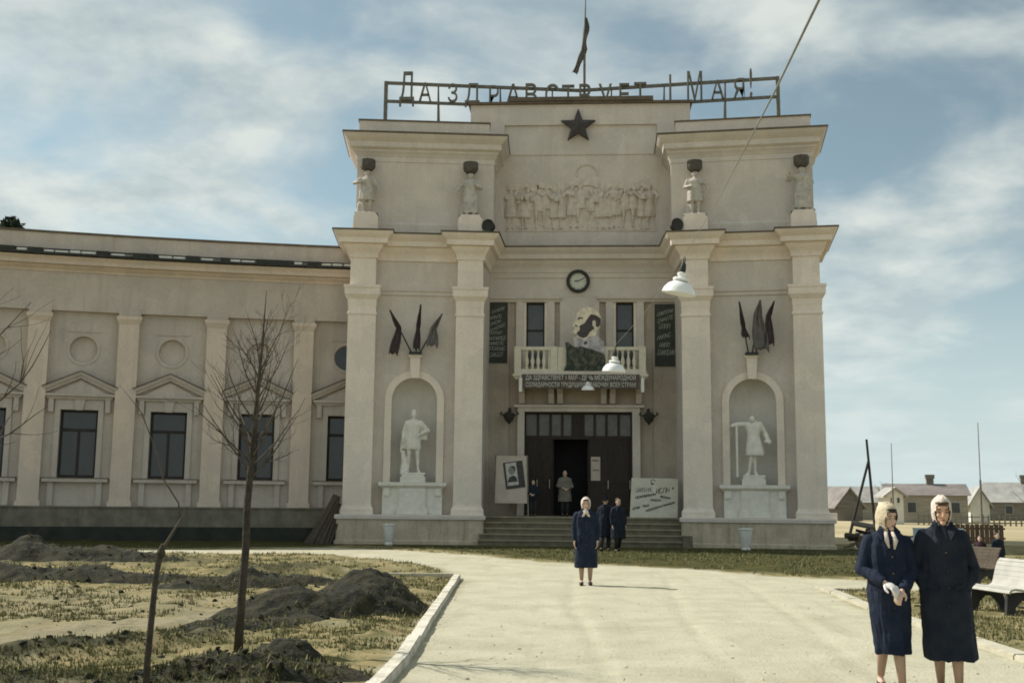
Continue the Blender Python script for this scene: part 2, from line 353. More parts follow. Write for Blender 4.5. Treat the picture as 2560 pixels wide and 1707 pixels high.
def ground_h(x, y):
    x = np.asarray(x, float); y = np.asarray(y, float)
    p = sdf(x, y, PATH); lawn = np.clip(p / .5, 0, 1)
    left = np.clip((-x - 1.2) / 1.0, 0, 1) * np.clip((34 - y) / 3, 0, 1)
    h = lawn * left * (.20 * (fbm(x * .55, y * .9) - .42) + .10 * (fbm(x * 2.1 + 9, y * 2.6, 3) - .45) + .035 * (vnoise(x * 7, y * 7) - .5))
    h += lawn * (1 - left) * (.05 * (fbm(x * 1.4, y * 1.4, 3) - .5) + .03)
    h += left * dark_mask(x, y) * (.24 * fbm(x * 1.6 + 3, y * 1.9, 4) + .05 * vnoise(x * 6, y * 6))
    h += (1 - lawn) * (.022 * (fbm(x * .9, y * .9, 3) - .5) + .022 * (fbm(x * 5, y * 5, 3) - .5))
    for rx_ in (.15, 1.65, 2.9):      # old cart ruts along the path
        xr = rx_ + .25 * np.sin(y * .23 + rx_) + .1 * (fbm(y * .8, y * 0 + rx_ * 7, 2) - .5); h -= (1 - lawn) * .022 * np.exp(-((x - xr) / .085) ** 2) * (.35 + .9 * fbm(x * .7 + 9, y * .6, 3)) * np.clip((26 - y) / 4, 0, 1)
    b = np.clip((y - 38.5) / 1.5, 0, 1) * np.clip((12 - np.abs(x)) / 3, 0, 1); h = h * (1 - b)
    return h
NX, NY = 330, 440
gx = np.concatenate([np.linspace(-36, -9, 90, endpoint=False), np.linspace(-9, 7, 200, endpoint=False), np.linspace(7, 26, 60)])
gy = np.concatenate([np.linspace(-6, 6, 40, endpoint=False), 6 * (48 / 6) ** (np.linspace(0, 1, 400))])
GX, GY = np.meshgrid(gx, gy, indexing='ij'); GZ = ground_h(GX, GY)
edge = np.minimum.reduce([GX + 36, 26 - GX, GY + 6, 48 - GY]); GZ = GZ - np.clip(1 - edge / 1.5, 0, 1) * .06
nx, ny = GX.shape
PM = sdf(GX, GY, PATH) + (fbm(GX * 2.3, GY * 2.3, 4) - .5) * .5
path_a = np.clip(.5 - PM / .35, 0, 1)
foot_a = np.maximum(np.clip(.5 - (sdf(GX, GY, FOOT) + (fbm(GX * 1.7, GY * 1.7) - .5) * .9) / .6, 0, 1) * .9, np.clip(.5 - (sdf(GX, GY, DRY) + (fbm(GX * 1.3, GY * 1.3) - .5) * 2.2) / 1.4, 0, 1) * .5)
dark_a = np.clip(dark_mask(GX, GY) * 1.5 + (fbm(GX * 2, GY * 2) - .5) * 1.2 - .35, 0, 1)
lush_shade_a = np.clip(sdf(GX, GY, [(-4.5, 35.5), (-.88, 30.2), (4.38, 25.2), (6.5, 24), (12, 23), (12, 41), (-9, 41)]) / -.6, 0, 1)
lush_shade_a = np.maximum(lush_shade_a, np.clip(sdf(GX, GY, [(-8, 37.6), (-12, 35), (-17, 33.7), (-34, 31), (-34, 44), (-8, 44)]) / -.5, 0, 1))  # grass along the wing, the wing's ground shadow put into its dark colour
idx = np.arange(nx * ny).reshape(nx, ny)
quads = np.stack([idx[:-1, :-1], idx[1:, :-1], idx[1:, 1:], idx[:-1, 1:]], -1).reshape(-1, 4)
pc = (path_a[:-1, :-1] > .5).reshape(-1)
V = np.stack([GX, GY, GZ], -1).reshape(-1, 3)
# one material for turf, bare earth and path, driven by where each of them lies
gm = bpy.data.materials.new('ground_mix'); gm.use_nodes = True; MATS['ground_mix'] = gm
gn, gl = gm.node_tree.nodes, gm.node_tree.links
gb = gn['Principled BSDF']; gb.inputs['Roughness'].default_value = .95; gb.inputs['Specular IOR Level'].default_value = .1
geo = gn.new('ShaderNodeNewGeometry')
def gnoise(scale, detail=6, rough=.6, stretch=None):
    t = gn.new('ShaderNodeTexNoise'); t.inputs['Scale'].default_value = scale; t.inputs['Detail'].default_value = detail; t.inputs['Roughness'].default_value = rough
    if stretch:
        mp = gn.new('ShaderNodeMapping'); mp.inputs['Scale'].default_value = stretch; gl.new(geo.outputs['Position'], mp.inputs[0]); gl.new(mp.outputs[0], t.inputs['Vector'])
    else: gl.new(geo.outputs['Position'], t.inputs['Vector'])
    return t.outputs[0]
def grange(x, a, b, c=0, d=1):
    r = gn.new('ShaderNodeMapRange'); r.inputs[1].default_value = a; r.inputs[2].default_value = b; r.inputs[3].default_value = c; r.inputs[4].default_value = d; gl.new(x, r.inputs[0]); return r.outputs[0]
def gmix(f, a, b):
    m = gn.new('ShaderNodeMix'); m.data_type = 'RGBA'
    if isinstance(f, float): m.inputs[0].default_value = f
    else: gl.new(f, m.inputs[0])
    for i, x in ((6, a), (7, b)):
        if isinstance(x, tuple): m.inputs[i].default_value = (*x, 1)
        else: gl.new(x, m.inputs[i])
    return m.outputs[2]
def gattr(nm):
    a = gn.new('ShaderNodeAttribute'); a.attribute_name = nm; return a.outputs['Fac']
sand = gmix(grange(gnoise(1.1), .35, .65), (.50, .475, .355), (.43, .405, .295))
sand = gmix(grange(gnoise(14, 4), .56, .72, 0, .55), sand, (.31, .285, .195))
sand = gmix(grange(gnoise(.55, 5), .52, .72, 0, .5), sand, (.36, .335, .235))
sand = gmix(grange(gnoise(55, 2), .64, .72, 0, .5), sand, (.24, .22, .16))
sand = gmix(grange(gnoise(120, 3, .7), .5, .7, 0, .45), sand, (.27, .25, .18))
sand = gmix(grange(gnoise(1.0, 6, .65, (2.6, .22, 1)), .54, .70, 0, .45), sand, (.33, .305, .215))
sand = gmix(grange(gnoise(3.2, 6, .7), .57, .70, 0, .4), sand, (.56, .54, .42))
turf = gmix(grange(gnoise(1.6, 7), .42, .6), (.29, .235, .12), (.13, .12, .052))
turf = gmix(grange(gnoise(5, 6, .7), .5, .68, 0, .75), turf, (.085, .092, .038))
turf = gmix(grange(gnoise(.8, 6), .55, .7, 0, .75), turf, (.38, .335, .21))
turf = gmix(grange(gnoise(30, 3), .58, .7, 0, .6), turf, (.38, .33, .18))
lush_shade = gmix(grange(gnoise(2.2, 6), .4, .62), (.040, .046, .015), (.085, .074, .026))
turf = gmix(gattr('lush_shade'), turf, lush_shade)
dark_c = gmix(grange(gnoise(7, 6), .4, .65), (.042, .043, .026), (.085, .08, .045))
c = gmix(gattr('soil'), turf, dark_c)
c = gmix(gattr('foot'), c, gmix(grange(gnoise(9, 4), .45, .7), (.27, .24, .155), (.20, .172, .105)))
c = gmix(gattr('path'), c, sand)
gl.new(c, gb.inputs['Base Color'])
bp = gn.new('ShaderNodeBump'); bp.inputs['Strength'].default_value = .7; bp.inputs['Distance'].default_value = .03; gl.new(gnoise(22, 6, .7), bp.inputs['Height']); gl.new(bp.outputs[0], gb.inputs['Normal'])
def part_ground(name, sel):
    q = quads[sel]; used, inv = np.unique(q, return_inverse=True); me = bpy.data.meshes.new(name)
    me.from_pydata(V[used].tolist(), [], inv.reshape(-1, 4).tolist())
    for an, arr in (('path', path_a), ('foot', foot_a), ('soil', dark_a), ('lush_shade', lush_shade_a)):
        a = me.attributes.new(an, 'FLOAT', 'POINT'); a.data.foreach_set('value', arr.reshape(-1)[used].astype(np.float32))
    me.polygons.foreach_set('use_smooth', [True] * len(me.polygons)); me.materials.append(gm)
    o = bpy.data.objects.new(name, me); col.objects.link(o); o['kind'] = 'structure'; return o
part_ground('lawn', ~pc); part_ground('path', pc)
# country beyond, reaching the horizon
fm = mat('far_field', (.45, .375, .235), (.28, .24, .13), .06, .95, detail=9)
fb = MB(); ys = [-60, -6, 48, 90, 150, 260, 500, 2500]
for (xa, xb, ya, yb) in ((-2500, 2500, -800, -5.2), (-2500, -35.2, -5.2, 47.2), (25.2, 2500, -5.2, 47.2), (-2500, 2500, 47.2, 2600)):
    fb.add([(xa, ya, -.07), (xb, ya, -.07), (xb, yb, -.07), (xa, yb, -.07)], [(0, 1, 2, 3)])
g = fb.build('ground', 'far_field'); g['kind'] = 'structure'
# dug soil heaps: outline of each as (x, y, rx, ry, height, turn)
MOUNDS = [
    ('large heap of dark dug soil beside the white kerb end', [(-2.95, 15.9, .95, 1.35, .56, .0), (-3.6, 15.2, 1.35, .8, .34, .7), (-2.5, 16.0, .55, .8, .22, 0), (-3.95, 13.7, 1.3, .45, .14, .9)], 2, .04),
    ('low dark soil heap right of the foot of the sapling, nearest the camera', [(-2.62, 10.25, .52, .55, .30, 0), (-2.3, 10.0, .7, .4, .14, -.2), (-2.8, 9.5, .9, .6, .14, 0)], 7, .035),
    ('pointed soil heap far left in front of the long wing', [(-13.2, 26.8, 1.6, 1.1, .3, 0), (-13.2, 26.8, .6, .6, .46, 0), (-11.6, 26.6, 2.4, .9, .2, .05), (-15, 26.6, 2.2, 1.0, .2, 0)], 12, .07),
    ('long low ridge of dark soil at the left edge of the lawn', [(-8.6, 20.0, 1.5, .6, .18, .08), (-7.4, 20.3, 1.0, .5, .15, 0), (-10.3, 19.7, 1.6, .6, .18, 0)], 15, .06),
    ('lumpy soil ridge behind the trunk of the bare sapling', [(-5.6, 19.4, 1.1, .5, .17, .2), (-4.9, 20.4, .9, .5, .15, .1), (-6.4, 18.6, .9, .5, .14, 0)], 21, .06)]
def mound_h(X, Y, peaks, seed):
    Hh = np.zeros(X.shape)
    for (cx_, cy_, rx, ry, hh, a) in peaks:
        dx, dy = X - cx_, Y - cy_; u = (dx * math.cos(a) + dy * math.sin(a)) / rx; v = (-dx * math.sin(a) + dy * math.cos(a)) / ry
        r = np.hypot(u, v) * (1 + .4 * (fbm(X * 1.8 + seed, Y * 1.8, 3) - .5)); Hh = np.maximum(Hh, hh * np.clip(1 - r * r, 0, 1) ** 1.35)
    return Hh + np.where(Hh > 0, 1, 0) * (.07 * (fbm(X * 4 + seed, Y * 4, 4) - .5) + .045 * (vnoise(X * 13, Y * 13) - .5) + .03 * (vnoise(X * 27, Y * 27) - .5)) * np.clip(Hh / .12, 0, 1)
def all_mounds(x, y): return np.maximum.reduce([mound_h(x, y, p, sd_) for _, p, sd_, _ in MOUNDS])
# grass: short blades, denser near by
def make_grass():
    rs = np.random.RandomState(3); V_, F_ = [], []; N = 30000
    yy = 7.5 * (38 / 7.5) ** rs.rand(N * 3); xx = (rs.rand(N * 3) * 1.12 - .60) * yy * .92 - .04 * yy
    p = sdf(xx, yy, PATH); f = sdf(xx, yy, FOOT); k = fbm(xx * .9 + 4, yy * .9, 4); k2 = fbm(xx * 3.1, yy * 3.1, 3)
    ok = (p > .12) & (f > .1) & (k * .6 + k2 * .5 > .52) & (all_mounds(xx, yy) < .05 + .5 * rs.rand(N * 3) ** 6)
    ok &= ~((yy > 36) & (xx < -7.5)); xx, yy = xx[ok][:N], yy[ok][:N]; zz = ground_h(xx, yy) + all_mounds(xx, yy)
    M = len(xx); mi = []
    for j in range(M):
        s = .55 + .45 * (yy[j] / 12) ** .6
        for b in range(3):
            a = rs.rand() * 6.28; h = (.022 + .05 * rs.rand() ** 2) * s; w = .006 * s * (1 + rs.rand()); ox, oy = (rs.rand(2) - .5) * .07 * s; ln = (rs.rand() - .2) * h * .9
            x, y, z = xx[j] + ox, yy[j] + oy, zz[j] - .008; k0 = len(V_)
            V_ += [(x - w * math.cos(a), y - w * math.sin(a), z), (x + w * math.cos(a), y + w * math.sin(a), z), (x + ln * math.sin(a), y - ln * math.cos(a), z + h)]
            F_.append((k0, k0 + 1, k0 + 2)); mi.append(0 if rs.rand() < .55 else 1)
    me = bpy.data.meshes.new('grass'); me.from_pydata(V_, [], F_); me.polygons.foreach_set('material_index', mi)
    me.materials.append(mat('blade_green', (.085, .10, .035), (.12, .125, .05), 3, .8)); me.materials.append(mat('blade_dry', (.27, .235, .11), (.20, .17, .08), 3, .8))
    o = bpy.data.objects.new('grass', me); col.objects.link(o); o['kind'] = 'stuff'; o['label'] = 'short sparse spring grass and dry stalks on the lawns'; o['category'] = 'grass'
make_grass()
# clods and pebbles scattered over dark patches and path
def make_clods():
    rs = np.random.RandomState(8); mb = MB(); g_ = (1 + 5 ** .5) / 2; ic = [tuple(np.array(v) / 1.9) for v in ((-1, g_, 0), (1, g_, 0), (-1, -g_, 0), (1, -g_, 0), (0, -1, g_), (0, 1, g_), (0, -1, -g_), (0, 1, -g_), (g_, 0, -1), (g_, 0, 1), (-g_, 0, -1), (-g_, 0, 1))]
    fc = [(0, 11, 5), (0, 5, 1), (0, 1, 7), (0, 7, 10), (0, 10, 11), (1, 5, 9), (5, 11, 4), (11, 10, 2), (10, 7, 6), (7, 1, 8), (3, 9, 4), (3, 4, 2), (3, 2, 6), (3, 6, 8), (3, 8, 9), (4, 9, 5), (2, 4, 11), (6, 2, 10), (8, 6, 7), (9, 8, 1)]
    N = 16000; y = 7.5 * (30 / 7.5) ** rs.rand(N); x = (rs.rand(N) - .55) * y * .9; p = sdf(x, y, PATH); sm = dark_mask(x, y); onp = p < .05
    ok = np.where(onp, rs.rand(N) < .16, (rs.rand(N) < sm * .7) | (rs.rand(N) < .10)); x, y, onp = x[ok][:4200], y[ok][:4200], onp[ok][:4200]; z = ground_h(x, y) + all_mounds(x, y)
    for i in range(len(x)):
        r = .005 + .016 * rs.rand() ** 4 if onp[i] else .012 + .042 * rs.rand() ** 3
        a = rs.rand() * 6; s = r * (.6 + .8 * rs.rand(3)); ca, sa = math.cos(a), math.sin(a)
        mb.add([(x[i] + s[0] * (c[0] * ca - c[1] * sa) * q_, y[i] + s[1] * (c[0] * sa + c[1] * ca) * q_, z[i] + s[2] * c[2] * .65 * q_) for c, q_ in zip(ic, .75 + .5 * rs.rand(12))], fc, 1 if onp[i] else 0)
    o = mb.build('clods', ['soil', 'kerb_low']); o['kind'] = 'stuff'; o['label'] = 'loose clods of soil and pebbles strewn over lawn and path'; o['category'] = 'soil'
make_clods()
def mound(label, peaks, seed, res):
    xs0 = min(p[0] - max(p[2], p[3]) * 1.4 for p in peaks); xs1 = max(p[0] + max(p[2], p[3]) * 1.4 for p in peaks); y0 = min(p[1] - max(p[2], p[3]) * 1.4 for p in peaks); y1 = max(p[1] + max(p[2], p[3]) * 1.4 for p in peaks)
    ax = np.arange(xs0, xs1, res); ay = np.arange(y0, y1, res); X, Y = np.meshgrid(ax, ay, indexing='ij'); Hh = mound_h(X, Y, peaks, seed)
    base = ground_h(X, Y) - .015; Z = base + Hh; keep = Hh > .004
    n1_, n2_ = X.shape; ix = np.arange(n1_ * n2_).reshape(n1_, n2_)
    k = keep[:-1, :-1] | keep[1:, :-1] | keep[1:, 1:] | keep[:-1, 1:]
    q = np.stack([ix[:-1, :-1], ix[1:, :-1], ix[1:, 1:], ix[:-1, 1:]], -1)[k]; used, inv = np.unique(q, return_inverse=True)
    Z = np.where(keep, Z, base - .03); Vv = np.stack([X, Y, Z], -1).reshape(-1, 3)[used]
    me = bpy.data.meshes.new('soil_mound'); me.from_pydata(Vv.tolist(), [], inv.reshape(-1, 4).tolist())
    return tag(obj('soil_mound', me, 'soil', smooth=180), label, 'soil heap')
for m_ in MOUNDS: mound(*m_)
# kerbs
def kerb(name, label, pts, w, h, ln, m, gap=.012, seed=1):
    rs = random.Random(seed); k = thing(name, label, 'kerb', (pts[0][0], pts[0][1], 0)); o0 = Vector((*pts[0], 0)); base = {}
    for a, b in zip(pts[:-1], pts[1:]):
        a = Vector((*a, 0)); b = Vector((*b, 0)); d = (b - a); n = max(1, round(d.length / ln)); L = d.length / n; ang = math.atan2(d.y, d.x)
        key = round(L, 3)
        if key not in base:
            bm = bmesh.new(); bmesh.ops.create_cube(bm, size=1)
            for v in bm.verts: v.co = (v.co.x * (L - gap), v.co.y * w, v.co.z * .35)
            bmesh.ops.bevel(bm, geom=bm.edges[:], offset=.012, segments=2, affect='EDGES'); me = bpy.data.meshes.new('stone'); bm.to_mesh(me); bm.free(); base[key] = me
        for i in range(n):
            p = a + d * ((i + .5) / n) - o0; o = obj('stone', base[key], m, k, (p.x + rs.uniform(-.006, .006), p.y + rs.uniform(-.006, .006), h - .175 + rs.uniform(-.008, .006)), 0)
            o.rotation_euler = (rs.uniform(-.02, .02), rs.uniform(-.008, .008), ang + rs.uniform(-.006, .006))
    return k
kerb('kerb', 'pale concrete kerb running along the left edge of the wide path', [(-2.42, 22.9), (-2.05, 16.9), (-1.66, 10.9), (-1.58, 6.0)], .14, .085, 1.5, 'concrete_kerb')
kerb('kerb', 'short dark-edged kerb turning left from the end of the white kerb', [(-2.5, 23.0), (-4.2, 23.15)], .12, .09, .85, 'kerb_low')
kerb('kerb', 'low worn kerb along the right edge of the path', [(4.5, 21.6), (4.36, 17.2), (4.47, 11.9), (4.6, 6.5)], .2, .05, 1.3, 'kerb_low', seed=4)

# ------------------------------------------------------------------ portal building
BX, BY = .1, 42.5
PB = thing('portal_building', 'tall beige stucco portal building with two pilastered towers, balcony and wide dark doorway', 'building', (BX, BY, 0))
def pp(mb, name, m, loc=(0, 0, 0), rz=0.0, smooth=None, mx=1):
    return mb.build(name, m, PB, (loc[0] - BX, loc[1] - BY, loc[2]), rz, smooth, mx)
def sub(mb, name, m, parent, smooth=None, mx=1, loc=(0, 0, 0), rz=0.0):
    return mb.build(name, m, parent, loc, rz, smooth, mx)
TA = R(7)
TW = {}
def tower(side):
    mx = side; rz = -TA * side; L = (.15 + 6.22 * side, 41.3, 0); TW[side] = Matrix.Translation(L) @ Matrix.Rotation(rz, 4, 'Z')
    A = dict(loc=L, rz=rz, mx=mx)
    IB = (-2.93, 2.76)
    # plinth with a projecting cap course
    pl = MB().sweep([(-2.75, 2.6), (-2.62, -.22), (2.72, -.22), (2.72, 3.6)], [(-.6, 0), (.06, 0), (.06, .12), (0, .16), (0, .90), (-.6, .90)])
    pl_o = pp(pl, 'plinth', 'plinth', **A)
    sub(MB().sweep([(-2.75, 2.6), (-2.62, -.22), (2.72, -.22), (2.72, 3.6)], [(-3, .902), (.07, .902), (.07, 1.02), (.03, 1.06), (-3, 1.06)]), 'cap_course', 'stucco', pl_o, mx=mx)
    # wall with the arched niche
    y = .55; w = MB(); r, zs, zb, zt = .87, 5.3, 2.25, 10.9
    def q(a, b, c, d): w.add([(a, y, c), (b, y, c), (b, y, d), (a, y, d)], [(0, 1, 2, 3)])
    q(-2.5, -r, 1.05, zt); q(r, 2.5, 1.05, zt); q(-r, r, 1.05, zb)
    n = 24; arc = [(r * math.cos(PI - PI * i / n), zs + r * math.sin(PI * i / n)) for i in range(n + 1)]
    for (xa, za), (xb, zb_) in zip(arc[:-1], arc[1:]): w.add([(xa, y, za), (xb, y, zb_), (xb, y, zt), (xa, y, zt)], [(0, 1, 2, 3)])
    w.add([(2.5, y, 1.05), (2.5, 3.6, 1.05), (2.5, 3.6, zt), (2.5, y, zt)], [(0, 1, 2, 3)])
    w.add([(-2.5, y, 1.05), (IB[0], IB[1], 1.05), (IB[0], IB[1], zt), (-2.5, y, zt)], [(0, 3, 2, 1)])
    pp(w, 'wall', 'stucco', **A)
    nb = MB(); m = 20; vs = []; rows = [('z', zb), ('z', 3.3), ('z', 4.3), ('z', zs)] + [('p', PI / 2 * k / 8) for k in range(1, 9)]
    for t, val in rows:
        for i in range(m + 1):
            th = PI * i / m
            if t == 'z': vs.append((r * math.cos(th), y + .62 * math.sin(th), val))
            else: vs.append((r * math.cos(th) * math.cos(val), y + .62 * math.sin(th) * math.cos(val), zs + r * math.sin(val)))
    fs = [(j * (m + 1) + i, j * (m + 1) + i + 1, (j + 1) * (m + 1) + i + 1, (j + 1) * (m + 1) + i) for j in range(len(rows) - 1) for i in range(m)]
    fs.append(tuple(range(m + 1))); nb.add(vs, fs); pp(nb, 'niche', 'niche', smooth=60, **A)
    fr = MB(); ro = 1.11; pr = [(-1, zb)] + [(math.cos(PI - PI * i / n), None) for i in range(n + 1)] + [(1, zb)]
    pts = [(-1, 0, zb)] + [(math.cos(PI - PI * i / n), math.sin(PI * i / n), None) for i in range(n + 1)] + [(1, 0, zb)]
    vs = []
    for cx_, sx, z in pts:
        for rr, yy in ((r - .02, y + .02), (r - .02, y - .09), (ro, y - .09), (ro, y + .02)): vs.append((cx_ * rr, yy, z if z is not None else zs + sx * rr))
    fs = [(i * 4 + a, i * 4 + (a + 1) % 4, (i + 1) * 4 + (a + 1) % 4, (i + 1) * 4 + a) for i in range(len(pts) - 1) for a in range(4)]
    arch = pp(fr.add(vs, fs), 'niche_arch', 'stucco_light', smooth=40, **A)
    sub(MB().prism([(-.15, 6.12), (.15, 6.12), (.2, 6.9), (-.2, 6.9)], .28, y - .01), 'keystone', 'stucco_light', arch, mx=mx)
    sub(MB().box(-.25, .25, .24, y - .01, 6.9, 7.0), 'keystone_cap', 'stucco_light', arch, mx=mx)
    pp(MB().box(-.24, .24, .12, y - .01, 7.003, 7.09), 'flag_holder', 'dark_metal', **A)
    # console pedestal under the niche
    pd = pp(MB().box(-1.1, 1.1, .16, y - .01, 1.062, 2.02), 'pedestal', 'statue_white', **A)
    sub(MB().sweep([(-1.13, y - .01), (-1.13, .14), (1.13, .14), (1.13, y - .01)], [(-.6, 2.02), (0, 2.02), (.12, 2.12), (.12, 2.24), (-.6, 2.24)]), 'pedestal_shelf', 'statue_white', pd, mx=mx)
    sub(MB().box(-.48, .48, .05, .159, 1.064, 2.019), 'pedestal_panel', 'statue_white', pd, mx=mx)
    sub(MB().box(-.56, .56, .02, .049, 1.066, 1.3), 'pedestal_foot', 'statue_white', pd, mx=mx)
    for sx in (-1, 1): sub(MB().box(sx * .95 - .11, sx * .95 + .11, .08, .158, 1.75, 2.018), 'bracket', 'statue_white', pd, mx=mx)
    # pilasters
    for sx in (-1, 1):
        c_ = 2.02 * sx; pi_ = pp(MB().box(c_ - .52, c_ + .52, 0, y + .02, 1.4, 8.8), 'pilaster', 'stucco_light', **A)
        sub(MB().sweep([(c_ - .53, y + .01), (c_ - .53, -.01), (c_ + .53, -.01), (c_ + .53, y + .01)], [(-.4, 1.062), (.07, 1.062), (.07, 1.25), (.02, 1.33), (0, 1.4), (-.4, 1.4)]), 'base', 'stucco_light', pi_, mx=mx)
        sub(MB().sweep([(c_ - .52, y + .01), (c_ - .52, 0), (c_ + .52, 0), (c_ + .52, y + .01)], [(-.2, 8.42), (.0, 8.42), (.035, 8.46), (.035, 8.52), (0, 8.56), (-.2, 8.56)]), 'astragal', 'stucco_light', pi_, mx=mx)
        sub(MB().sweep([(c_ - .52, y + .01), (c_ - .52, 0), (c_ + .52, 0), (c_ + .52, y + .01)], [(-.4, 8.8), (.01, 8.8), (.02, 9.02), (.10, 9.14), (.14, 9.2), (.14, 9.42), (.17, 9.46), (.17, 9.55), (-.4, 9.55)]), 'capital', 'stucco_light', pi_, mx=mx)
        pp(MB().box(c_ - .48, c_ + .48, .04, y + .02, 9.552, 10.87), 'entablature_block', 'stucco_light', **A)
    pp(MB().sweep([(-1.5, y), (1.5, y)], [(-.02, 9.28), (.06, 9.30), (.06, 9.42), (.11, 9.46), (.11, 9.53), (-.02, 9.55)]), 'architrave', 'stucco', **A)
    cp = [(IB[0], IB[1]), (-2.52, .03), (-1.52, .03), (-1.52, .52), (1.52, .52), (1.52, .03), (2.52, .03), (2.52, 3.6)]
    prof = [(-.05, 10.6), (.04, 10.62), (.04, 10.74), (.10, 10.86), (.14, 10.9), (.20, 10.98), (.24, 11.05), (.24, 11.10), (.40, 11.12), (.42, 11.3), (.50, 11.38), (.58, 11.46), (.62, 11.54), (-.6, 11.56)]
    co = pp(MB().sweep(cp, prof), 'cornice', 'stucco_light', smooth=35, **A)
    sub(MB().sweep(cp, [(-.6, 11.562), (.65, 11.545), (.65, 11.60), (-.9, 11.62)]), 'coping', 'coping', co, mx=mx)
    # attic storey
    yb = .85
    pp(MB().add([(-2.9, yb, 11.5), (2.42, yb, 11.5), (2.42, yb, 14.9), (-2.9, yb, 14.9), (2.42, 3.6, 11.5), (2.42, 3.6, 14.9), (-3.12, 3.2, 11.5), (-3.12, 3.2, 14.9)], [(0, 1, 2, 3), (1, 4, 5, 2), (6, 0, 3, 7)]), 'attic_wall', 'stucco', **A)
    pp(MB().sweep([(-3.1, 3.0), (-2.9, yb), (2.42, yb), (2.42, 3.6)], [(-.05, 11.6), (.1, 11.6), (.1, 12.12), (.06, 12.2), (-.05, 12.22)]), 'attic_base', 'stucco', **A)
    ap = [(-3.12, 3.2), (-2.9, yb), (2.42, yb), (2.42, 3.6)]
    ac = pp(MB().sweep(ap, [(-.05, 14.6), (.03, 14.62), (.03, 14.8), (.08, 14.86), (.12, 14.96), (.17, 15.0), (.17, 15.06), (.30, 15.14), (.30, 15.34), (.40, 15.44), (.50, 15.54), (.54, 15.62), (-.6, 15.64)]), 'attic_cornice', 'stucco', smooth=35, **A)
    sub(MB().sweep(ap, [(-.6, 15.642), (.57, 15.625), (.57, 15.69), (-3.6, 15.72)]), 'coping', 'coping', ac, mx=mx)
    bl = pp(MB().box(-2.72, 2.4, 1.0, 4.6, 15.7, 16.32), 'blocking_course', 'stucco', **A)
    sub(MB().box(-2.76, 2.44, .96, 4.62, 16.322, 16.38), 'coping', 'coping', bl, mx=mx)
    # masonry behind, so that the towers are solid
    pp(MB().box(-2.9, 2.3, 3.3, 5.0, 0, 15.6), 'rear_wall', 'stucco', **A)
tower(-1); tower(1)
CY = 44.2; CX = .06
# door wall, with two windows and the doorway
WIN = [(-2.06, -1.33, 6.9, 9.46), (1.50, 2.20, 6.9, 9.46)]; DOOR = (-2.1, 2.12, 1.04, 5.08)
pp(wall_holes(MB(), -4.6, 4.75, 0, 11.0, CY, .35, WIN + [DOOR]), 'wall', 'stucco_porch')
# the bright upper frieze zone stands forward of the porch wall
pp(MB().box(-4.6, 4.75, CY - .14, CY - .004, 9.66, 11.04), 'frieze', 'stucco')
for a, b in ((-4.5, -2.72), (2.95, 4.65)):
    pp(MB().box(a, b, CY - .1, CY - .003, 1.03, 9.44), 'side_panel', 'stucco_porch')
cornp = [(-4.62, CY - .14), (4.77, CY - .14)]
pp(MB().sweep(cornp, [(-.02, 10.62), (.04, 10.64), (.04, 10.74), (.10, 10.86), (.14, 10.9), (.20, 10.98), (.24, 11.05), (.24, 11.10), (.40, 11.12), (.42, 11.3), (.50, 11.38), (.58, 11.46), (.62, 11.54), (-.3, 11.56)]), 'cornice', 'stucco', smooth=35)
pp(MB().sweep(cornp, [(-.3, 11.562), (.65, 11.545), (.65, 11.60), (-.9, 11.63)]), 'coping', 'coping')
pp(MB().sweep(cornp, [(-.02, 10.40), (.05, 10.42), (.05, 10.48), (-.02, 10.5)]), 'moulding', 'stucco')
for a, b in ((-4.3, -.74), (.86, 4.4)):
    pp(MB().sweep([(a, CY), (a, CY - .14), (b, CY - .14), (b, CY)], [(-.13, 9.45), (.02, 9.45), (.03, 9.5), (.12, 9.58), (.12, 9.655), (-.13, 9.655)]), 'window_cornice', 'stucco')
pp(MB().box(-.72, .84, CY - .14, CY - .004, 7.6, 9.655), 'wall_panel', 'stucco')
for k, (a, b, z0, z1) in enumerate(WIN):
    wf = pp(MB().box(a - .40, a - .11, CY - .16, CY - .005, 6.6, 9.445).box(b + .11, b + .40, CY - .16, CY - .005, 6.6, 9.445), 'window_surround', 'stucco')
    sub(MB().box(a - .108, a - .001, CY - .08, CY - .004, 6.6, 9.445).box(b + .001, b + .108, CY - .08, CY - .004, 6.6, 9.445), 'reveal_strip', 'stucco_light', wf)
    wo = pp(MB().box(a, a + .06, CY + .16, CY + .24, z0, z1).box(b - .06, b, CY + .16, CY + .24, z0, z1).box(a + .06, b - .06, CY + .16, CY + .24, z1 - .07, z1).box(a + .06, b - .06, CY + .16, CY + .24, 8.3, 8.38), 'window', 'wood_frame')
    sub(MB().box(a + .055, b - .055, CY + .19, CY + .21, 8.375, z1 - .06), 'pane', 'glass_grey', wo); sub(MB().box(a + .055, b - .055, CY + .19, CY + .21, z0, 8.305), 'pane', 'glass_grey', wo)
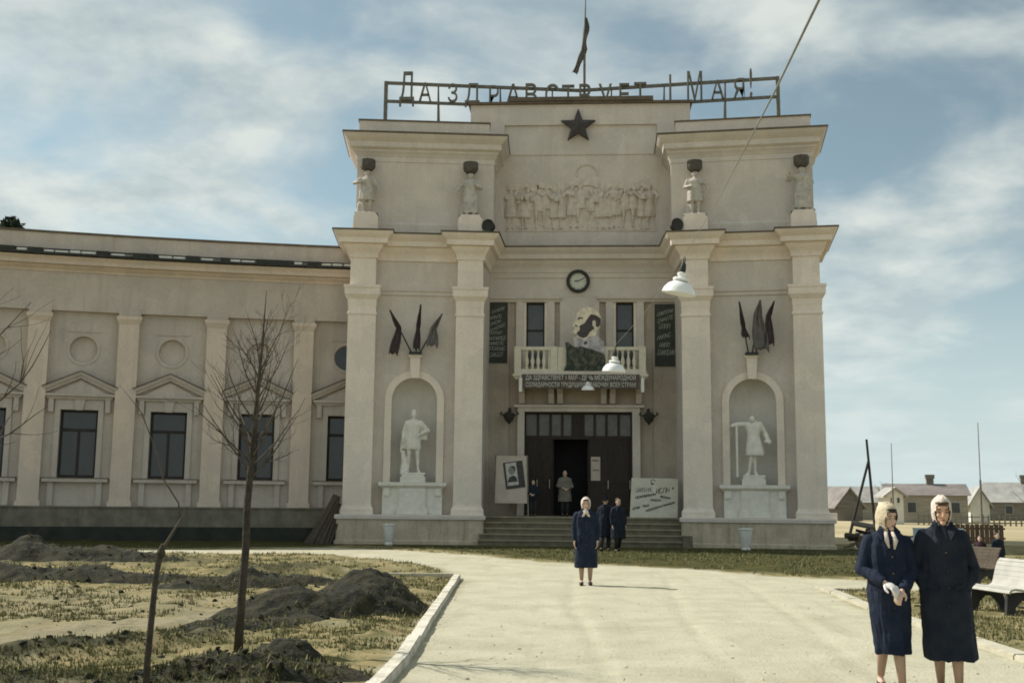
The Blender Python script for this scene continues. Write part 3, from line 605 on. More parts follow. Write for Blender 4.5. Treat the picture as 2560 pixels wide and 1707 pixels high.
# doorway
ds = pp(MB().box(-2.37, -2.1, CY - .2, CY - .004, 1.035, 5.08).box(2.12, 2.42, CY - .2, CY - .004, 1.035, 5.08).box(-2.37, 2.42, CY - .2, CY - .004, 5.081, 5.24), 'door_surround', 'stucco')
sub(MB().box(-2.52, 2.57, CY - .3, CY - .004, 5.242, 5.34), 'lintel_cornice', 'stucco', ds)
tr = MB(); tr.box(-2.1, 2.12, CY + .2, CY + .32, 4.02, 4.16).box(-2.1, 2.12, CY + .2, CY + .32, 5.0, 5.08)
px = [-2.1, -1.58, -1.08, -.62, -.22, .22, .66, 1.12, 1.6, 2.12]
for i, x in enumerate(px):
    hw = .05 if i not in (4, 5) else .04
    if i in (0, 9): hw = .06
    tr.box(x - hw if i < 9 else x - .06, x + hw if i > 0 else x + .06, CY + .2, CY + .319, 4.161, 4.999)
tr.box(-.18, .18, CY + .19, CY + .318, 4.162, 4.998)
tro = pp(tr, 'transom', 'wood_door')
for i in range(9):
    if i == 4: continue
    sub(MB().box(px[i] + .04, px[i + 1] - .04, CY + .25, CY + .265, 4.165, 4.995), 'pane', 'glass_transom', tro)
def leaf(x0, x1, loc=(0, 0, 0), rz=0.0, mx=1):
    d = pp(MB().box(x0, x1, CY + .22, CY + .29, 1.045, 4.018), 'door_leaf', 'wood_door', loc, rz)
    w_ = (x1 - x0)
    for z0, z1 in ((1.3, 2.1), (2.3, 3.8)): sub(MB().box(x0 + .12, x1 - .12, CY + .19, CY + .219, z0, z1), 'panel', 'wood_door', d)
    sub(MB().tube([((x1 - .08), CY + .21, 2.1), ((x1 - .08), CY + .15, 2.13), ((x1 - .08), CY + .15, 2.4), ((x1 - .08), CY + .21, 2.43)], .016, 6), 'handle', 'dial', d)
    return d
leaf(-2.09, -1.52); leaf(-1.515, -1.03); leaf(.46, 1.26); leaf(1.265, 2.11)
# the two open middle leaves, swung inwards, and the dark hall behind
for x, s in ((-1.0, 1), (.43, -1)):
    o = pp(MB().box(x - .035, x + .035, CY + .3, CY + 1.0, 1.045, 4.018), 'door_leaf', 'wood_door')
    sub(MB().box(x + s * .036, x + s * .055, CY + .4, CY + .9, 1.3, 2.1).box(x + s * .036, x + s * .055, CY + .4, CY + .9, 2.3, 3.8), 'panel', 'wood_door', o)
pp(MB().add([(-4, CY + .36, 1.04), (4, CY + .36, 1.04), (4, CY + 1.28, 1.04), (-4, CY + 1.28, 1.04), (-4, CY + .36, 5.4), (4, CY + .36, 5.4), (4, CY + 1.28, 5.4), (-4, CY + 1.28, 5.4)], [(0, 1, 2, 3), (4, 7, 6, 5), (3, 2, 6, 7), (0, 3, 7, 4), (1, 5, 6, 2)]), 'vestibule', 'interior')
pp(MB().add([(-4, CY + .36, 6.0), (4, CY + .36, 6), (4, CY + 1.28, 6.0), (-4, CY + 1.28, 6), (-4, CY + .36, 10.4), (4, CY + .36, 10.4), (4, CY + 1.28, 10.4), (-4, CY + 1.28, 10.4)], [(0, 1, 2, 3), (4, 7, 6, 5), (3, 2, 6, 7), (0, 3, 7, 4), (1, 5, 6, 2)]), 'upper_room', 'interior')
# steps
for i in range(5):
    z1 = 1.03 - .205 * i; yf = 42.25 - .34 * i
    st_ = pp(MB().box(-3.52 - .02 * i, 3.98 - .03 * i, yf + .045, 44.19 if i == 0 else yf + .42, -.05 if i == 4 else z1 - .26, z1 - .055), 'step', 'step')
    sub(MB().box(-3.53 - .02 * i, 3.99 - .03 * i, yf, 44.18 if i == 0 else yf + .41, z1 - .053, z1), 'tread', 'tread', st_)
pp(MB().box(3.72, 4.05, 40.55, 41.05, 0, .42), 'step_cheek', 'step')
# balcony
bal = pp(MB().box(-2.45, 2.62, 42.95, CY - .005, 6.44, 6.56), 'balcony', 'stucco')
sub(MB().sweep([(-2.42, CY - .01), (-2.42, 43.0), (2.59, 43.0), (2.59, CY - .01)], [(-.4, 6.25), (0, 6.25), (.03, 6.3), (.1, 6.38), (.1, 6.437), (-.4, 6.437)]), 'moulding', 'cream_paint', bal)
for x in (-2.2, -1.05, -.7, 1.0, 1.35, 2.37):
    sub(MB().prism([(43.1, 6.24), (44.19, 6.24), (44.19, 5.35), (44.0, 5.4), (43.75, 5.75), (43.3, 5.95)], -.11, .11), 'console', 'stucco', bal, loc=(x, 0, 0), rz=0)
for c_ in bal.children:
    if c_.name.startswith('console'):
        me = c_.data
        for v in me.vertices: v.co = (v.co.y, v.co.x, v.co.z)
        me.flip_normals()
bprof = [(.045, 0), (.075, .03), (.05, .07), (.04, .12), (.075, .26), (.08, .34), (.045, .5), (.035, .60), (.05, .68), (.07, .72), (.055, .76)]
bme = None
for xs, posts in ((( -1.98, -1.76, -1.54, -1.32, -1.10), (-2.33, -.93)), ((1.28, 1.5, 1.72, 1.94, 2.16), (1.02, 2.47))):
    for x in posts: sub(MB().box(x - .13, x + .13, 43.02, 43.26, 6.562, 7.52), 'balcony_post', 'cream_paint', bal)
    a, b = min(posts) + .132, max(posts) - .132
    sub(MB().box(a, b, 43.03, 43.25, 7.38, 7.51), 'handrail', 'cream_paint', bal); sub(MB().box(a, b, 43.04, 43.24, 6.562, 6.64), 'bottom_rail', 'cream_paint', bal)
    for x in xs:
        if bme is None: bme = MB().lathe([(r_, z_) for r_, z_ in bprof], n=12).mesh('baluster')
        obj('baluster', bme, 'cream_paint', bal, (x, 43.14, 6.63), smooth=60)
for s_, x in ((-1, -2.33), (1, 2.47)):   # side railings back to the wall
    sub(MB().box(x - .1, x + .1, 43.262, CY - .01, 7.38, 7.51), 'handrail', 'cream_paint', bal); sub(MB().box(x - .1, x + .1, 43.262, CY - .01, 6.562, 6.64), 'bottom_rail', 'cream_paint', bal)
    for yy in (43.45, 43.7, 43.95): obj('baluster', bme, 'cream_paint', bal, (x, yy, 6.63), smooth=60)
sub(MB().box(-.79, .88, 43.06, 43.2, 6.562, 7.5), 'solid_parapet', 'cream_paint', bal)
# centre attic with the recessed relief panel
pp(wall_holes(MB(), -4.42, 4.55, 11.5, 17.72, 44.3, .1, [(-3.02, 3.2, 12.38, 16.85)]), 'attic_wall', 'stucco')
pp(MB().box(-3.02, 3.2, 44.4, 44.5, 12.38, 16.85), 'attic_panel', 'stucco')
pp(MB().box(-4.3, 4.4, 44.2, 44.296, 11.63, 12.28), 'attic_base', 'stucco')
pp(MB().box(-4.42, -4.3, 44.301, 47, 11.5, 17.7).box(4.43, 4.55, 44.301, 47, 11.5, 17.7), 'attic_side', 'stucco')
pp(MB().box(-4.52, 4.65, 44.18, 47, 17.722, 17.82), 'coping', 'coping'); pp(MB().box(-2.85, 3.05, 44.12, 47, 17.822, 17.99), 'coping', 'coping')
pp(MB().box(-2.9, 3.08, 44.36, 44.399, 15.6, 15.66), 'string_line', 'stucco')
# hall and roof behind the front
pp(MB().box(-8.2, 8.4, 45.5, 62, 0, 14.6), 'hall', 'stucco'); pp(MB().prism([(-8.6, 14.61), (8.8, 14.61), (.1, 16.6)], 47.1, 62.4), 'roof', 'roof_tin')
for o in PB.children:   # rear walls stay clear of the vestibule
    pass
# ------------------------------------------------------------------ curved wing
WB = thing('wing_building', 'long low beige wing with pilasters, round medallions and pedimented windows left of the portal', 'building', (-15, 42, 0))
def wp(mb, name, m, loc, rz, smooth=None): return mb.build(name, m, WB, (loc[0] + 15, loc[1] - 42, loc[2]), rz, smooth)
J = [(-8.3, 43.33)]; angs = [11, 13.2, 15.4, 17.6, 19.8, 22, 24.2, 26.4]; lens = [2.43, 3.31, 3.23, 3.19, 3.2, 3.2, 3.2, 3.2]
for a, l_ in zip(angs, lens): J.append((J[-1][0] - l_ * math.cos(R(a)), J[-1][1] - l_ * math.sin(R(a))))
for i, (a, l_) in enumerate(zip(angs, lens)):
    P = (J[i + 1][0], J[i + 1][1], 0); rz = R(a); Lb = l_   # local x runs from this bay's left joint to the right
    full = i > 0; xc = Lb - (1.655 if not full else Lb / 2) + (-.02 if full else 0)
    if not full: xc = Lb - .75
    # wall with window opening and a round medallion sunk into it
    y0 = .28; win = (xc - .67, xc + .67, 2.3, 4.82); W_ = MB(); e0, e1 = 0.0, Lb + .02
    wall_holes(W_, e0, e1, 1.25, 6.35, y0, .3, [win])
    r, mz = .5, 7.1; n = 32; sq = .75
    for (a0, a1, b0, b1) in ((e0, xc - sq, 6.35, 10.0), (xc + sq, e1, 6.35, 10.0), (xc - sq, xc + sq, mz + sq, 10.0)):
        if a1 > a0: W_.add([(a0, y0, b0), (a1, y0, b0), (a1, y0, b1), (a0, y0, b1)], [(0, 1, 2, 3)])
    ring = [];
    for k in range(n):
        t = 2 * PI * k / n; c_, s_ = math.cos(t), math.sin(t); f = sq / max(abs(c_), abs(s_)); ring.append(((xc + r * c_, y0, mz + r * s_), (xc + f * c_, y0, mz + f * s_), (xc + r * .93 * c_, y0 + .16, mz + r * .93 * s_)))
    vs = [p for q_ in ring for p in q_]
    fs = [(k * 3, k * 3 + 1, ((k + 1) % n) * 3 + 1, ((k + 1) % n) * 3) for k in range(n)] + [(k * 3, ((k + 1) % n) * 3, ((k + 1) % n) * 3 + 2, k * 3 + 2) for k in range(n)]
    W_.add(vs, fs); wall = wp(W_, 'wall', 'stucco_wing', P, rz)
    dv = [(xc + r * .93 * math.cos(2 * PI * k / n), y0 + .16, mz + r * .93 * math.sin(2 * PI * k / n)) for k in range(n)]
    sub(MB().add(dv, [tuple(range(n))]), 'medallion', 'glass_dark' if not full else 'stucco_wing', wall)
    tor = MB(); vs = []; fs = []
    for k in range(n):
        t = 2 * PI * k / n
        for rr, yy in ((r + .0, y0 + .01), (r, y0 - .03), (r + .1, y0 - .03), (r + .12, y0 + .01)): vs.append((xc + rr * math.cos(t), yy, mz + rr * math.sin(t)))
    for k in range(n):
        for q_ in range(3): fs.append((k * 4 + q_, k * 4 + q_ + 1, ((k + 1) % n) * 4 + q_ + 1, ((k + 1) % n) * 4 + q_))
    sub(tor.add(vs, fs), 'medallion_ring', 'stucco_wing', wall)
    sub(MB().box(xc - .62, xc + .62, y0 - .035, y0 - .002, 7.76, 7.83), 'drip_strip', 'stucco_wing', wall)
    # sunk panel head: the frieze band stands forward over the bay
    wp(MB().box(-.45, Lb + .02 - .45 if i else Lb + .02, .06, y0 - .001, 8.5, 10.0), 'frieze', 'stucco_wing', P, rz) if False else None
    wp(MB().box(0, Lb + .01, .05, y0 - .001, 8.52, 9.99), 'frieze', 'stucco_wing', P, rz)
    # window
    wf = wp(MB().box(win[0], win[0] + .09, y0 + .18, y0 + .27, win[2], win[3]).box(win[1] - .09, win[1], y0 + .18, y0 + .27, win[2], win[3]).box(win[0] + .09, win[1] - .09, y0 + .18, y0 + .27, win[3] - .09, win[3]).box(win[0] + .09, win[1] - .09, y0 + .18, y0 + .27, win[2], win[2] + .1).box(win[0] + .09, win[1] - .09, y0 + .17, y0 + .27, 4.02, 4.13).box(xc - .045, xc + .045, y0 + .175, y0 + .27, win[2] + .1, 4.02), 'window', 'wood_frame', P, rz)
    sub(MB().box(win[0] + .08, xc - .04, y0 + .22, y0 + .235, win[2] + .09, 4.03), 'pane', 'glass_dark', wf); sub(MB().box(xc + .04, win[1] - .08, y0 + .22, y0 + .235, win[2] + .09, 4.03), 'pane', 'glass_dark', wf); sub(MB().box(win[0] + .08, win[1] - .08, y0 + .22, y0 + .235, 4.12, win[3] - .08), 'pane', 'glass_dark', wf)
    for k_, c_ in enumerate(wf.children): c_.location = (0, 0, 0)
    # architrave, entablature, pediment
    sr = wp(MB().box(win[0] - .19, win[0] - .001, y0 - .07, y0 - .002, 2.28, 4.82).box(win[1] + .001, win[1] + .19, y0 - .07, y0 - .002, 2.28, 4.82).box(win[0] - .19, win[1] + .19, y0 - .07, y0 - .002, 4.821, 5.2), 'window_surround', 'stucco_wing', P, rz)
    sub(MB().prism([(xc - .12, 4.8), (xc + .12, 4.8), (xc + .19, 5.2), (xc - .19, 5.2)], y0 - .14, y0 - .071), 'keystone', 'stucco_wing', sr)
    for s_ in (-1, 1):
        sub(MB().box(xc + s_ * 1.0 - .09, xc + s_ * 1.0 + .09, y0 - .16, y0 - .003, 4.72, 5.2), 'bracket', 'stucco_wing', sr)
    hp = MB().sweep([(xc - 1.12, y0), (xc - 1.12, y0 - .14), (xc + 1.12, y0 - .14), (xc + 1.12, y0)], [(-.13, 5.202), (.02, 5.202), (.06, 5.28), (.13, 5.32), (.13, 5.40), (-.13, 5.40)])
    pe = wp(hp, 'pediment', 'stucco_wing', P, rz)
    sub(MB().prism([(xc - 1.0, 5.402), (xc + 1.0, 5.402), (xc, 5.93)], y0 - .1, y0 - .002), 'tympanum', 'stucco_wing', pe)
    for s_ in (-1, 1):
        rk = MB(); d = (s_ * 1.27, .74)
        for w0, w1, yy in ((0, .12, .2), (.12, .2, .28), (.2, .235, .31)):
            nx_, nz_ = -d[1] * s_, d[0] * s_; nl = math.hypot(nx_, nz_); nx_, nz_ = nx_ / nl * s_ * s_, abs(nz_ / nl)
            a_ = (xc + s_ * 1.3, 5.40); b_ = (xc, 6.0)
            rk.prism([(a_[0] + 0, a_[1] + w0), (b_[0], b_[1] + w0), (b_[0], b_[1] + w1), (a_[0], a_[1] + w1)], y0 - yy, y0 - .003)
        sub(rk, 'raking_cornice', 'stucco_wing', pe)
        cr_ = MB().prism([(xc + s_ * 1.34, 5.637), (xc, 6.237), (xc, 6.275), (xc + s_ * 1.34, 5.675)], y0 - .33, y0 - .004)
        sub(cr_, 'coping', 'coping', pe)
    sl = wp(MB().box(xc - 1.15, xc + 1.15, y0 - .22, y0 - .002, 2.14, 2.27), 'sill', 'stucco_wing', P, rz)
    sub(MB().box(xc - 1.17, xc + 1.17, y0 - .24, y0 - .001, 2.272, 2.297), 'sill_flashing', 'coping', sl)
    for s_ in (-1, 1): sub(MB().box(xc + s_ * .85 - .1, xc + s_ * .85 + .1, y0 - .12, y0 - .003, 1.27, 2.138), 'apron_strip', 'stucco_wing', sl)
    # pilaster on the left joint of this bay
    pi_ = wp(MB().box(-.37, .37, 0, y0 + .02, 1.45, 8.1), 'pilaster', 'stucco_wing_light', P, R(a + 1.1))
    sub(MB().box(-.43, .43, -.05, y0, 1.26, 1.448), 'base', 'stucco_wing_light', pi_)
    sub(MB().sweep([(-.37, y0), (-.37, 0), (.37, 0), (.37, y0)], [(-.2, 8.102), (.01, 8.102), (.05, 8.2), (.09, 8.28), (.09, 8.40), (-.2, 8.40)]), 'capital', 'stucco_wing_light', pi_)
    sub(MB().box(-.4, .4, .0, y0, 8.402, 8.7), 'block', 'stucco_wing', pi_)
    # plinth, entablature, gutter, parapet
    wp(MB().box(-.03, Lb + .03, -.16, y0 + .2, -.1, 1.2), 'plinth', 'plinth_wing', P, rz); wp(MB().box(-.03, Lb + .03, -.2, y0 + .1, 1.202, 1.258), 'cap_course', 'plinth_wing', P, rz); wp(MB().box(-.04, Lb + .04, -.19, -.161, -.1, .52), 'shade_strip', 'shade_course', P, rz)  # lowest front strip is added as painted shade along the ground
    co = wp(MB().sweep([(-.02, .05), (Lb + .02, .05)], [(-.2, 9.992), (.04, 9.992), (.05, 10.05), (.14, 10.12), (.2, 10.15), (.2, 10.2), (.4, 10.22), (.4, 10.36), (.48, 10.44), (.5, 10.5), (-.3, 10.52)]), 'cornice', 'stucco_wing_light', P, rz, 35)
    sub(MB().box(-.02, Lb + .02, -.62, .2, 10.522, 10.60), 'gutter', 'gutter', co)
    rs = random.Random(i); x = .05
    while x < Lb - .3:      # pale sheets of roof flashing lying along the gutter, with gaps
        w_ = rs.uniform(.28, .55)
        if rs.random() < .72: sub(MB().box(x, x + w_, -.50, -.25, 10.602, 10.70 + rs.uniform(-.01, .02)), 'flashing_sheet', 'white_paint', co)
        else: sub(MB().box(x, x + w_, -.58, -.25, 10.602, 10.75), 'gutter_piece', 'gutter', co)
        x += w_ + rs.uniform(.03, .08)
    sub(MB().box(0, Lb, -.27, -.2, 10.76, 10.80), 'rail', 'gutter', co)
    pa = wp(MB().box(-.01, Lb + .01, -.14, .5, 10.602, 11.42), 'parapet', 'stucco_wing', P, rz); sub(MB().box(-.02, Lb + .02, -.19, .55, 11.422, 11.5), 'coping', 'coping', pa)
    wp(MB().box(0, Lb, y0 + .6, 9, -.1, 10.5), 'rear_wall', 'stucco_wing', P, rz)

# ------------------------------------------------------------------ figures
def Rot(ax, a): return Matrix.Rotation(a, 3, ax)
def hand(mb, wrist, d, side, palm_n, s=1.0, curl=.5, mi=0):
    d = Vector(d).normalized(); pn = Vector(palm_n).normalized(); pn = (pn - d * pn.dot(d)).normalized(); a = d.cross(pn).normalized() * side; w = Vector(wrist)
    rot = Matrix((a, pn, d)).transposed()
    mb.ell(w + d * .045 * s, (.042 * s, .017 * s, .05 * s), rot, 10, 8, mi)
    for k, (off, ln) in enumerate(((.030, .066), (.010, .074), (-.010, .069), (-.029, .054))):
        b = w + d * .085 * s + a * off * s; k1 = b + (d * math.cos(curl * .6) + pn * math.sin(curl * .6)) * ln * .5 * s; k2 = k1 + (d * math.cos(curl * 1.6) + pn * math.sin(curl * 1.6)) * ln * .5 * s
        mb.caps([b, k1, k2], [.0095 * s, .009 * s, .0075 * s], 7, mi)
    t0 = w + d * .025 * s + a * .036 * s; t1 = t0 + (d * .7 + a * .6 + pn * .3) * .035 * s; t2 = t1 + (d * .9 + a * .1 + pn * .3) * .03 * s
    mb.caps([t0, t1, t2], [.013 * s, .011 * s, .009 * s], 7, mi)
def body_mb(arms, legs, hyaw=0, hpitch=0, headless=False, woman=True, lean=0, hands=True, curl=.5):
    """figure 1.65 m tall facing -y, feet at z=0; arms: ((shoulder, elbow, wrist, palm normal), ...)"""
    mb = MB(); HR = Rot('Z', hyaw) @ Rot('X', hpitch); hc = Vector((0, 0, 1.43))
    def hp(p): return hc + HR @ (Vector(p) - hc)
    if not headless:
        mb.ell(hp((0, .012, 1.55)), (.074, .093, .098), HR, 16, 12); mb.ell(hp((0, -.022, 1.482)), (.056, .066, .066), HR, 12, 10)
        mb.ell(hp((0, -.068, 1.432)), (.026, .024, .02), HR); mb.ell(hp((0, -.088, 1.507)), (.011, .018, .026), HR, 8, 6); mb.ell(hp((0, -.098, 1.492)), (.014, .012, .01), HR, 8, 6)
        mb.ell(hp((0, -.07, 1.56)), (.052, .016, .012), HR, 8, 6); mb.ell(hp((0, -.083, 1.461)), (.021, .009, .008), HR, 8, 6)
        for sx in (-1, 1): mb.ell(hp((sx * .076, .01, 1.515)), (.011, .02, .032), HR, 8, 6); mb.ell(hp((sx * .036, -.064, 1.497)), (.021, .018, .02), HR, 8, 6)
    mb.caps([(0, .012, 1.36), (0, .005, 1.47 if not headless else 1.42)], [.054, .048], 12)
    sw = .0 if woman else .025
    mb.loft([(.78, .10, .08, 0, 0, 0), (.84, .158, .112, 0, 0, 0), (.92, .165, .115, 0, .005, 0), (1.06, .128 + sw, .092, 0, 0, 0), (1.2, .155 + sw, .108, 0, -.005, 0), (1.30, .172 + sw, .10, 0, 0, 0), (1.36, .15 + sw, .075, 0, .005, 0), (1.40, .06, .055, 0, .01, 0)], 20)
    for sd_, (sh, el, wr, pn) in zip((-1, 1), arms):
        mb.caps([sh, Vector(sh).lerp(Vector(el), .5), el], [.05, .046, .038], 10); mb.caps([el, Vector(el).lerp(Vector(wr), .35), wr], [.038, .037, .025], 10)
        if hands: hand(mb, wr, Vector(wr) - Vector(el), sd_, pn, 1.0, curl)
    for hip, kn, an, toe in legs:
        mb.caps([hip, Vector(hip).lerp(Vector(kn), .5), kn], [.085, .074, .052], 12); k2 = Vector(kn).lerp(Vector(an), .3) + Vector((0, .015, 0)); mb.caps([kn, k2, an], [.05, .052, .03], 12)
        a_ = Vector(an); t_ = Vector(toe); mb.caps([a_ + Vector((0, .02, -.045)), (a_ + t_) / 2 + Vector((0, 0, -.02)), t_], [.034, .036, .026], 8)
    return mb, hp, HR
def sleeves(mb, arms, r0=.068, r1=.056, stop=.97, mi=0):
    for sh, el, wr, pn in arms:
        e = Vector(el); w_ = e.lerp(Vector(wr), stop); mb.caps([sh, Vector(sh).lerp(e, .5), e], [r0, r0 * .93, r1 * 1.06], 12, mi); mb.tube([e, e.lerp(w_, .5), w_], [r1 * 1.06, r1 * .98, r1 * .9], 12, mi); mb.ell(e, (r1 * 1.1,) * 3, None, 10, 8, mi)
def headscarf(hp, HR, opening=(.070, .100), knot=True, scale=1.0):
    mb = MB(); n, m = 36, 24; c0 = Vector((0, .018, 1.535)); rr = Vector((.094, .118, .122)) * scale
    def P(i, k, o):
        a = PI * i / m; t = 2 * PI * k / n; d = Vector((math.sin(a) * math.cos(t), math.sin(a) * math.sin(t), math.cos(a)))
        q = Vector((d.x * rr.x, d.y * rr.y, d.z * rr.z)) * (1 + o); fold = 1 + .025 * math.sin(7 * a + 3 * abs(math.sin(t))) ; q *= fold
        if a > PI / 2:
            s_ = (a - PI / 2) / (PI / 2); q = Vector((math.cos(t) * rr.x * (1 - .28 * s_), math.sin(t) * rr.y * (1 - .30 * s_ if math.sin(t) < 0 else 1 + .06 * math.sin(s_ * 3) - .1 * s_), -s_ * .175)) * (1 + o) * fold
        return c0 + q, d, q
    keep = []
    for i in range(m):
        for k in range(n):
            _, d, q = P(i + .5, k + .5, 0)
            face = q.y < -.012 and (q.x / opening[0]) ** 2 + ((q.z + .032) / opening[1]) ** 2 < 1
            if not face: keep.append((i, k))
    for o, fl in ((0, False), (-.045, True)):
        idx = {}; vs = []
        def vid(i, k):
            k %= n
            if (i, k) not in idx: idx[(i, k)] = len(vs); vs.append(hp(P(i, k, o)[0]))
            return idx[(i, k)]
        fs = [(vid(i, k), vid(i + 1, k), vid(i + 1, k + 1), vid(i, k + 1)) for i, k in keep]
        if fl: fs = [tuple(reversed(f)) for f in fs]
        mb.add(vs, fs)
    if knot:
        mb.ell(hp((0, -.075, 1.412)), (.028, .022, .02), HR)
        for sx in (-1, 1): mb.tube([hp((sx * .008, -.082, 1.41)), hp((sx * .035, -.10, 1.375)), hp((sx * .05, -.105, 1.33))], [.014, .022, .02], 8, flat=.35)
    return mb
def face_parts(P, hp, HR, skin):
    for sx in (-1, 1):
        MB().ell(hp((sx * .031, -.078, 1.525)), (.0105, .006, .0045), HR, 8, 6).build('eye', 'eye', P, smooth=180)
        MB().ell(hp((sx * .033, -.081, 1.547)), (.017, .005, .003), HR, 8, 6).build('eyebrow', 'hair_dark', P, smooth=180)
    MB().ell(hp((0, -.0915, 1.4605)), (.019, .006, .007), HR, 8, 6).build('lips', 'lips', P, smooth=180)
def rumple(me, amp, seed):     # soft drag folds in the cloth
    n = len(me.vertices); co = np.empty(n * 3); no = np.empty(n * 3); me.vertices.foreach_get('co', co); me.vertices.foreach_get('normal', no); co = co.reshape(-1, 3); no = no.reshape(-1, 3)
    ang = np.arctan2(co[:, 1], co[:, 0]); d = (fbm(ang * 3.0 + seed * .37 + co[:, 2] * 1.5 + 40, co[:, 2] * 2.6 + 20 + seed, 3) - .5) * 2
    d += .5 * (fbm(co[:, 0] * 14 + 40 + co[:, 2] * 6, co[:, 2] * 11 + 30 + co[:, 1] * 9, 2) - .5) * 2
    me.vertices.foreach_set('co', (co + no * (d * amp)[:, None]).ravel()); me.update()
def person(label, loc, rz, h, arms, legs, coat, coat_rings, vox=.012, hyaw=0, hpitch=0, scarf=None, hair='hair_dark', skin='skin', woman=True, hem_fold=.03, folds=7, shoes=True, collar=None, cap=None, trousers=None, knot=True, hands=True, stock=None, group=None, bare_head=False, white_v=False, gloves=None, curl=.5):
    s = h / 1.65; P = thing('person', label, 'person', loc, rz, group); P.scale = (s, s, s)
    mb, hp, HR = body_mb(arms, legs, hyaw, hpitch, woman=woman, curl=curl, hands=hands)
    body = obj('body', remesh(mb, vox, 1), skin, P)
    c = MB(); c.loft(coat_rings, 56, hem_fold, folds); sleeves(c, arms); cm = remesh(c, vox, 1); rumple(cm, .015, len(label)); obj('coat', cm, coat, P)
    if stock:
        k = MB()
        for hip, kn, an, toe in legs: k2 = Vector(kn).lerp(Vector(an), .3) + Vector((0, .015, 0)); k.tube([hip, Vector(hip).lerp(Vector(kn), .5), kn, k2, an], [.1, .09, .075, .07, .06] if trousers else [.09, .078, .054, .056, .033], 14)
        k.build('trousers' if trousers else 'stockings', stock, P, smooth=180)
    if shoes:
        for hip, kn, an, toe in legs:
            a_ = Vector(an); t_ = Vector(toe); q = MB(); q.caps([a_ + Vector((0, .03, -.06)), (a_ + t_) / 2 + Vector((0, 0, -.03)), t_ + Vector((0, 0, -.004))], [.036, .042, .034], 10); q.box(a_.x - .03, a_.x + .03, a_.y - .0, a_.y + .055, a_.z - .10, a_.z - .06)
            q.build('shoe', 'shoe', P, smooth=50)
    if scarf:
        so = headscarf(hp, HR, knot=knot).build('headscarf', scarf, P, smooth=180); rumple(so.data, .009, len(label) + 3)
    if woman:
        for z_ in (1.18, 1.04, .90, .76): MB().ell((.012, -.172 if z_ < 1.1 else -.155, z_), (.013, .012, .013), None, 8, 6).build('button', 'shoe', P, smooth=180)
        for sx in (-1, 1): MB().bar((sx * .07, -.168, .90), (sx * .155, -.125, .915), .012, .035).build('pocket_flap', coat, P)
    if hair:
        q = MB()
        if scarf: q.ell(hp((0, -.045, 1.592)), (.064, .040, .026), HR, 12, 8)
        else: q.ell(hp((0, .03, 1.575)), (.083, .092, .088), HR, 16, 10)
        q.build('hair', hair, P, smooth=180)
    if cap:
        q = MB(); q.lathe([(.088, 0), (.098, .03), (.115, .06), (.105, .085), (.02, .09)], (0, 0, 0), 18); q.prism([(-.075, -.012), (.075, -.012), (.075, .0), (-.075, .0)], -.16, -.05)
        o = q.build('cap', cap, P, hp((0, .012, 1.585)), smooth=40); o.rotation_euler = HR.to_euler()
    face_parts(P, hp, HR, skin)
    if collar:
        q = MB()
        for sx in (-1, 1): q.add([hc + Vector(v) for hc in (Vector((0, 0, 0)),) for v in ((sx * .02, -.125, 1.22), (sx * .085, -.128, 1.33), (sx * .11, -.075, 1.40), (sx * .07, -.01, 1.45), (sx * .055, -.06, 1.42), (sx * .03, -.10, 1.34))], [(0, 1, 2, 3, 4, 5)])
        oc = q.build('collar', collar, P); md = oc.modifiers.new('s', 'SOLIDIFY'); md.thickness = .016
    return P
UP = dict(
    down=(((-.172, 0, 1.305), (-.225, .02, 1.06), (-.215, -.05, .82), (1, -.2, 0)), ((.172, 0, 1.305), (.225, .02, 1.06), (.215, -.05, .82), (-1, -.2, 0))))
STAND = (((-.085, 0, .85), (-.085, -.01, .47), (-.08, .02, .10), (-.085, -.13, .03)), ((.085, 0, .85), (.085, -.01, .47), (.08, .02, .10), (.09, -.13, .03)))
def coatrings(hem, w_hem, d_hem, w_hip=.2, d_hip=.15, w_waist=.185, dx=0):
    return [(hem, w_hem * .98, d_hem * .98, dx, 0, 1), (hem + .02, w_hem, d_hem, dx, 0, 1), (hem + .2, (w_hem + w_hip) / 2, (d_hem + d_hip) / 2, dx * .6, 0, .8), (.86, w_hip, d_hip, 0, 0, .35), (1.0, w_waist, d_hip * .93, 0, 0, .15), (1.15, w_waist, .135, 0, -.005, 0), (1.28, .198, .128, 0, 0, 0), (1.35, .175, .10, 0, .005, 0), (1.41, .085, .078, 0, .01, 0), (1.435, .075, .07, 0, .01, 0)]
# --- two women walking towards the camera
arms_l = (((-.172, 0, 1.305), (-.255, -.01, 1.07), (-.075, -.19, .965), (.3, 0, -1)), ((.172, 0, 1.305), (.235, -.02, 1.06), (.075, -.21, .90), (-.3, 0, -1)))
legs_l = (((-.07, 0, .85), (-.055, .06, .46), (-.065, .20, .15), (-.07, .10, .04)), ((.07, 0, .85), (.055, -.05, .47), (.07, -.10, .10), (.08, -.25, .03)))
wl_ = person('woman in dark navy coat and cream headscarf, hands clasped, left one of the pair', (2.53, 9.5, 0), R(-4), 1.56, arms_l, legs_l, 'coat_navy', coatrings(.355, .165, .13, .205, .15, .195, .02), vox=.0065, hyaw=R(26), hpitch=R(9), scarf='scarf_cream', hair='hair_dark', skin='skin', stock='stocking', collar='coat_navy', folds=6, hem_fold=.03, curl=.9, knot=False)
MB().tube([(-.03, -.095, 1.40), (-.035, -.125, 1.33), (-.012, -.135, 1.26)], [.015, .026, .008], 8, flat=.4).tube([(.03, -.09, 1.40), (.05, -.125, 1.32), (.035, -.135, 1.25)], [.014, .024, .008], 8, flat=.4).build('neck_scarf', 'scarf_white', wl_, smooth=180)
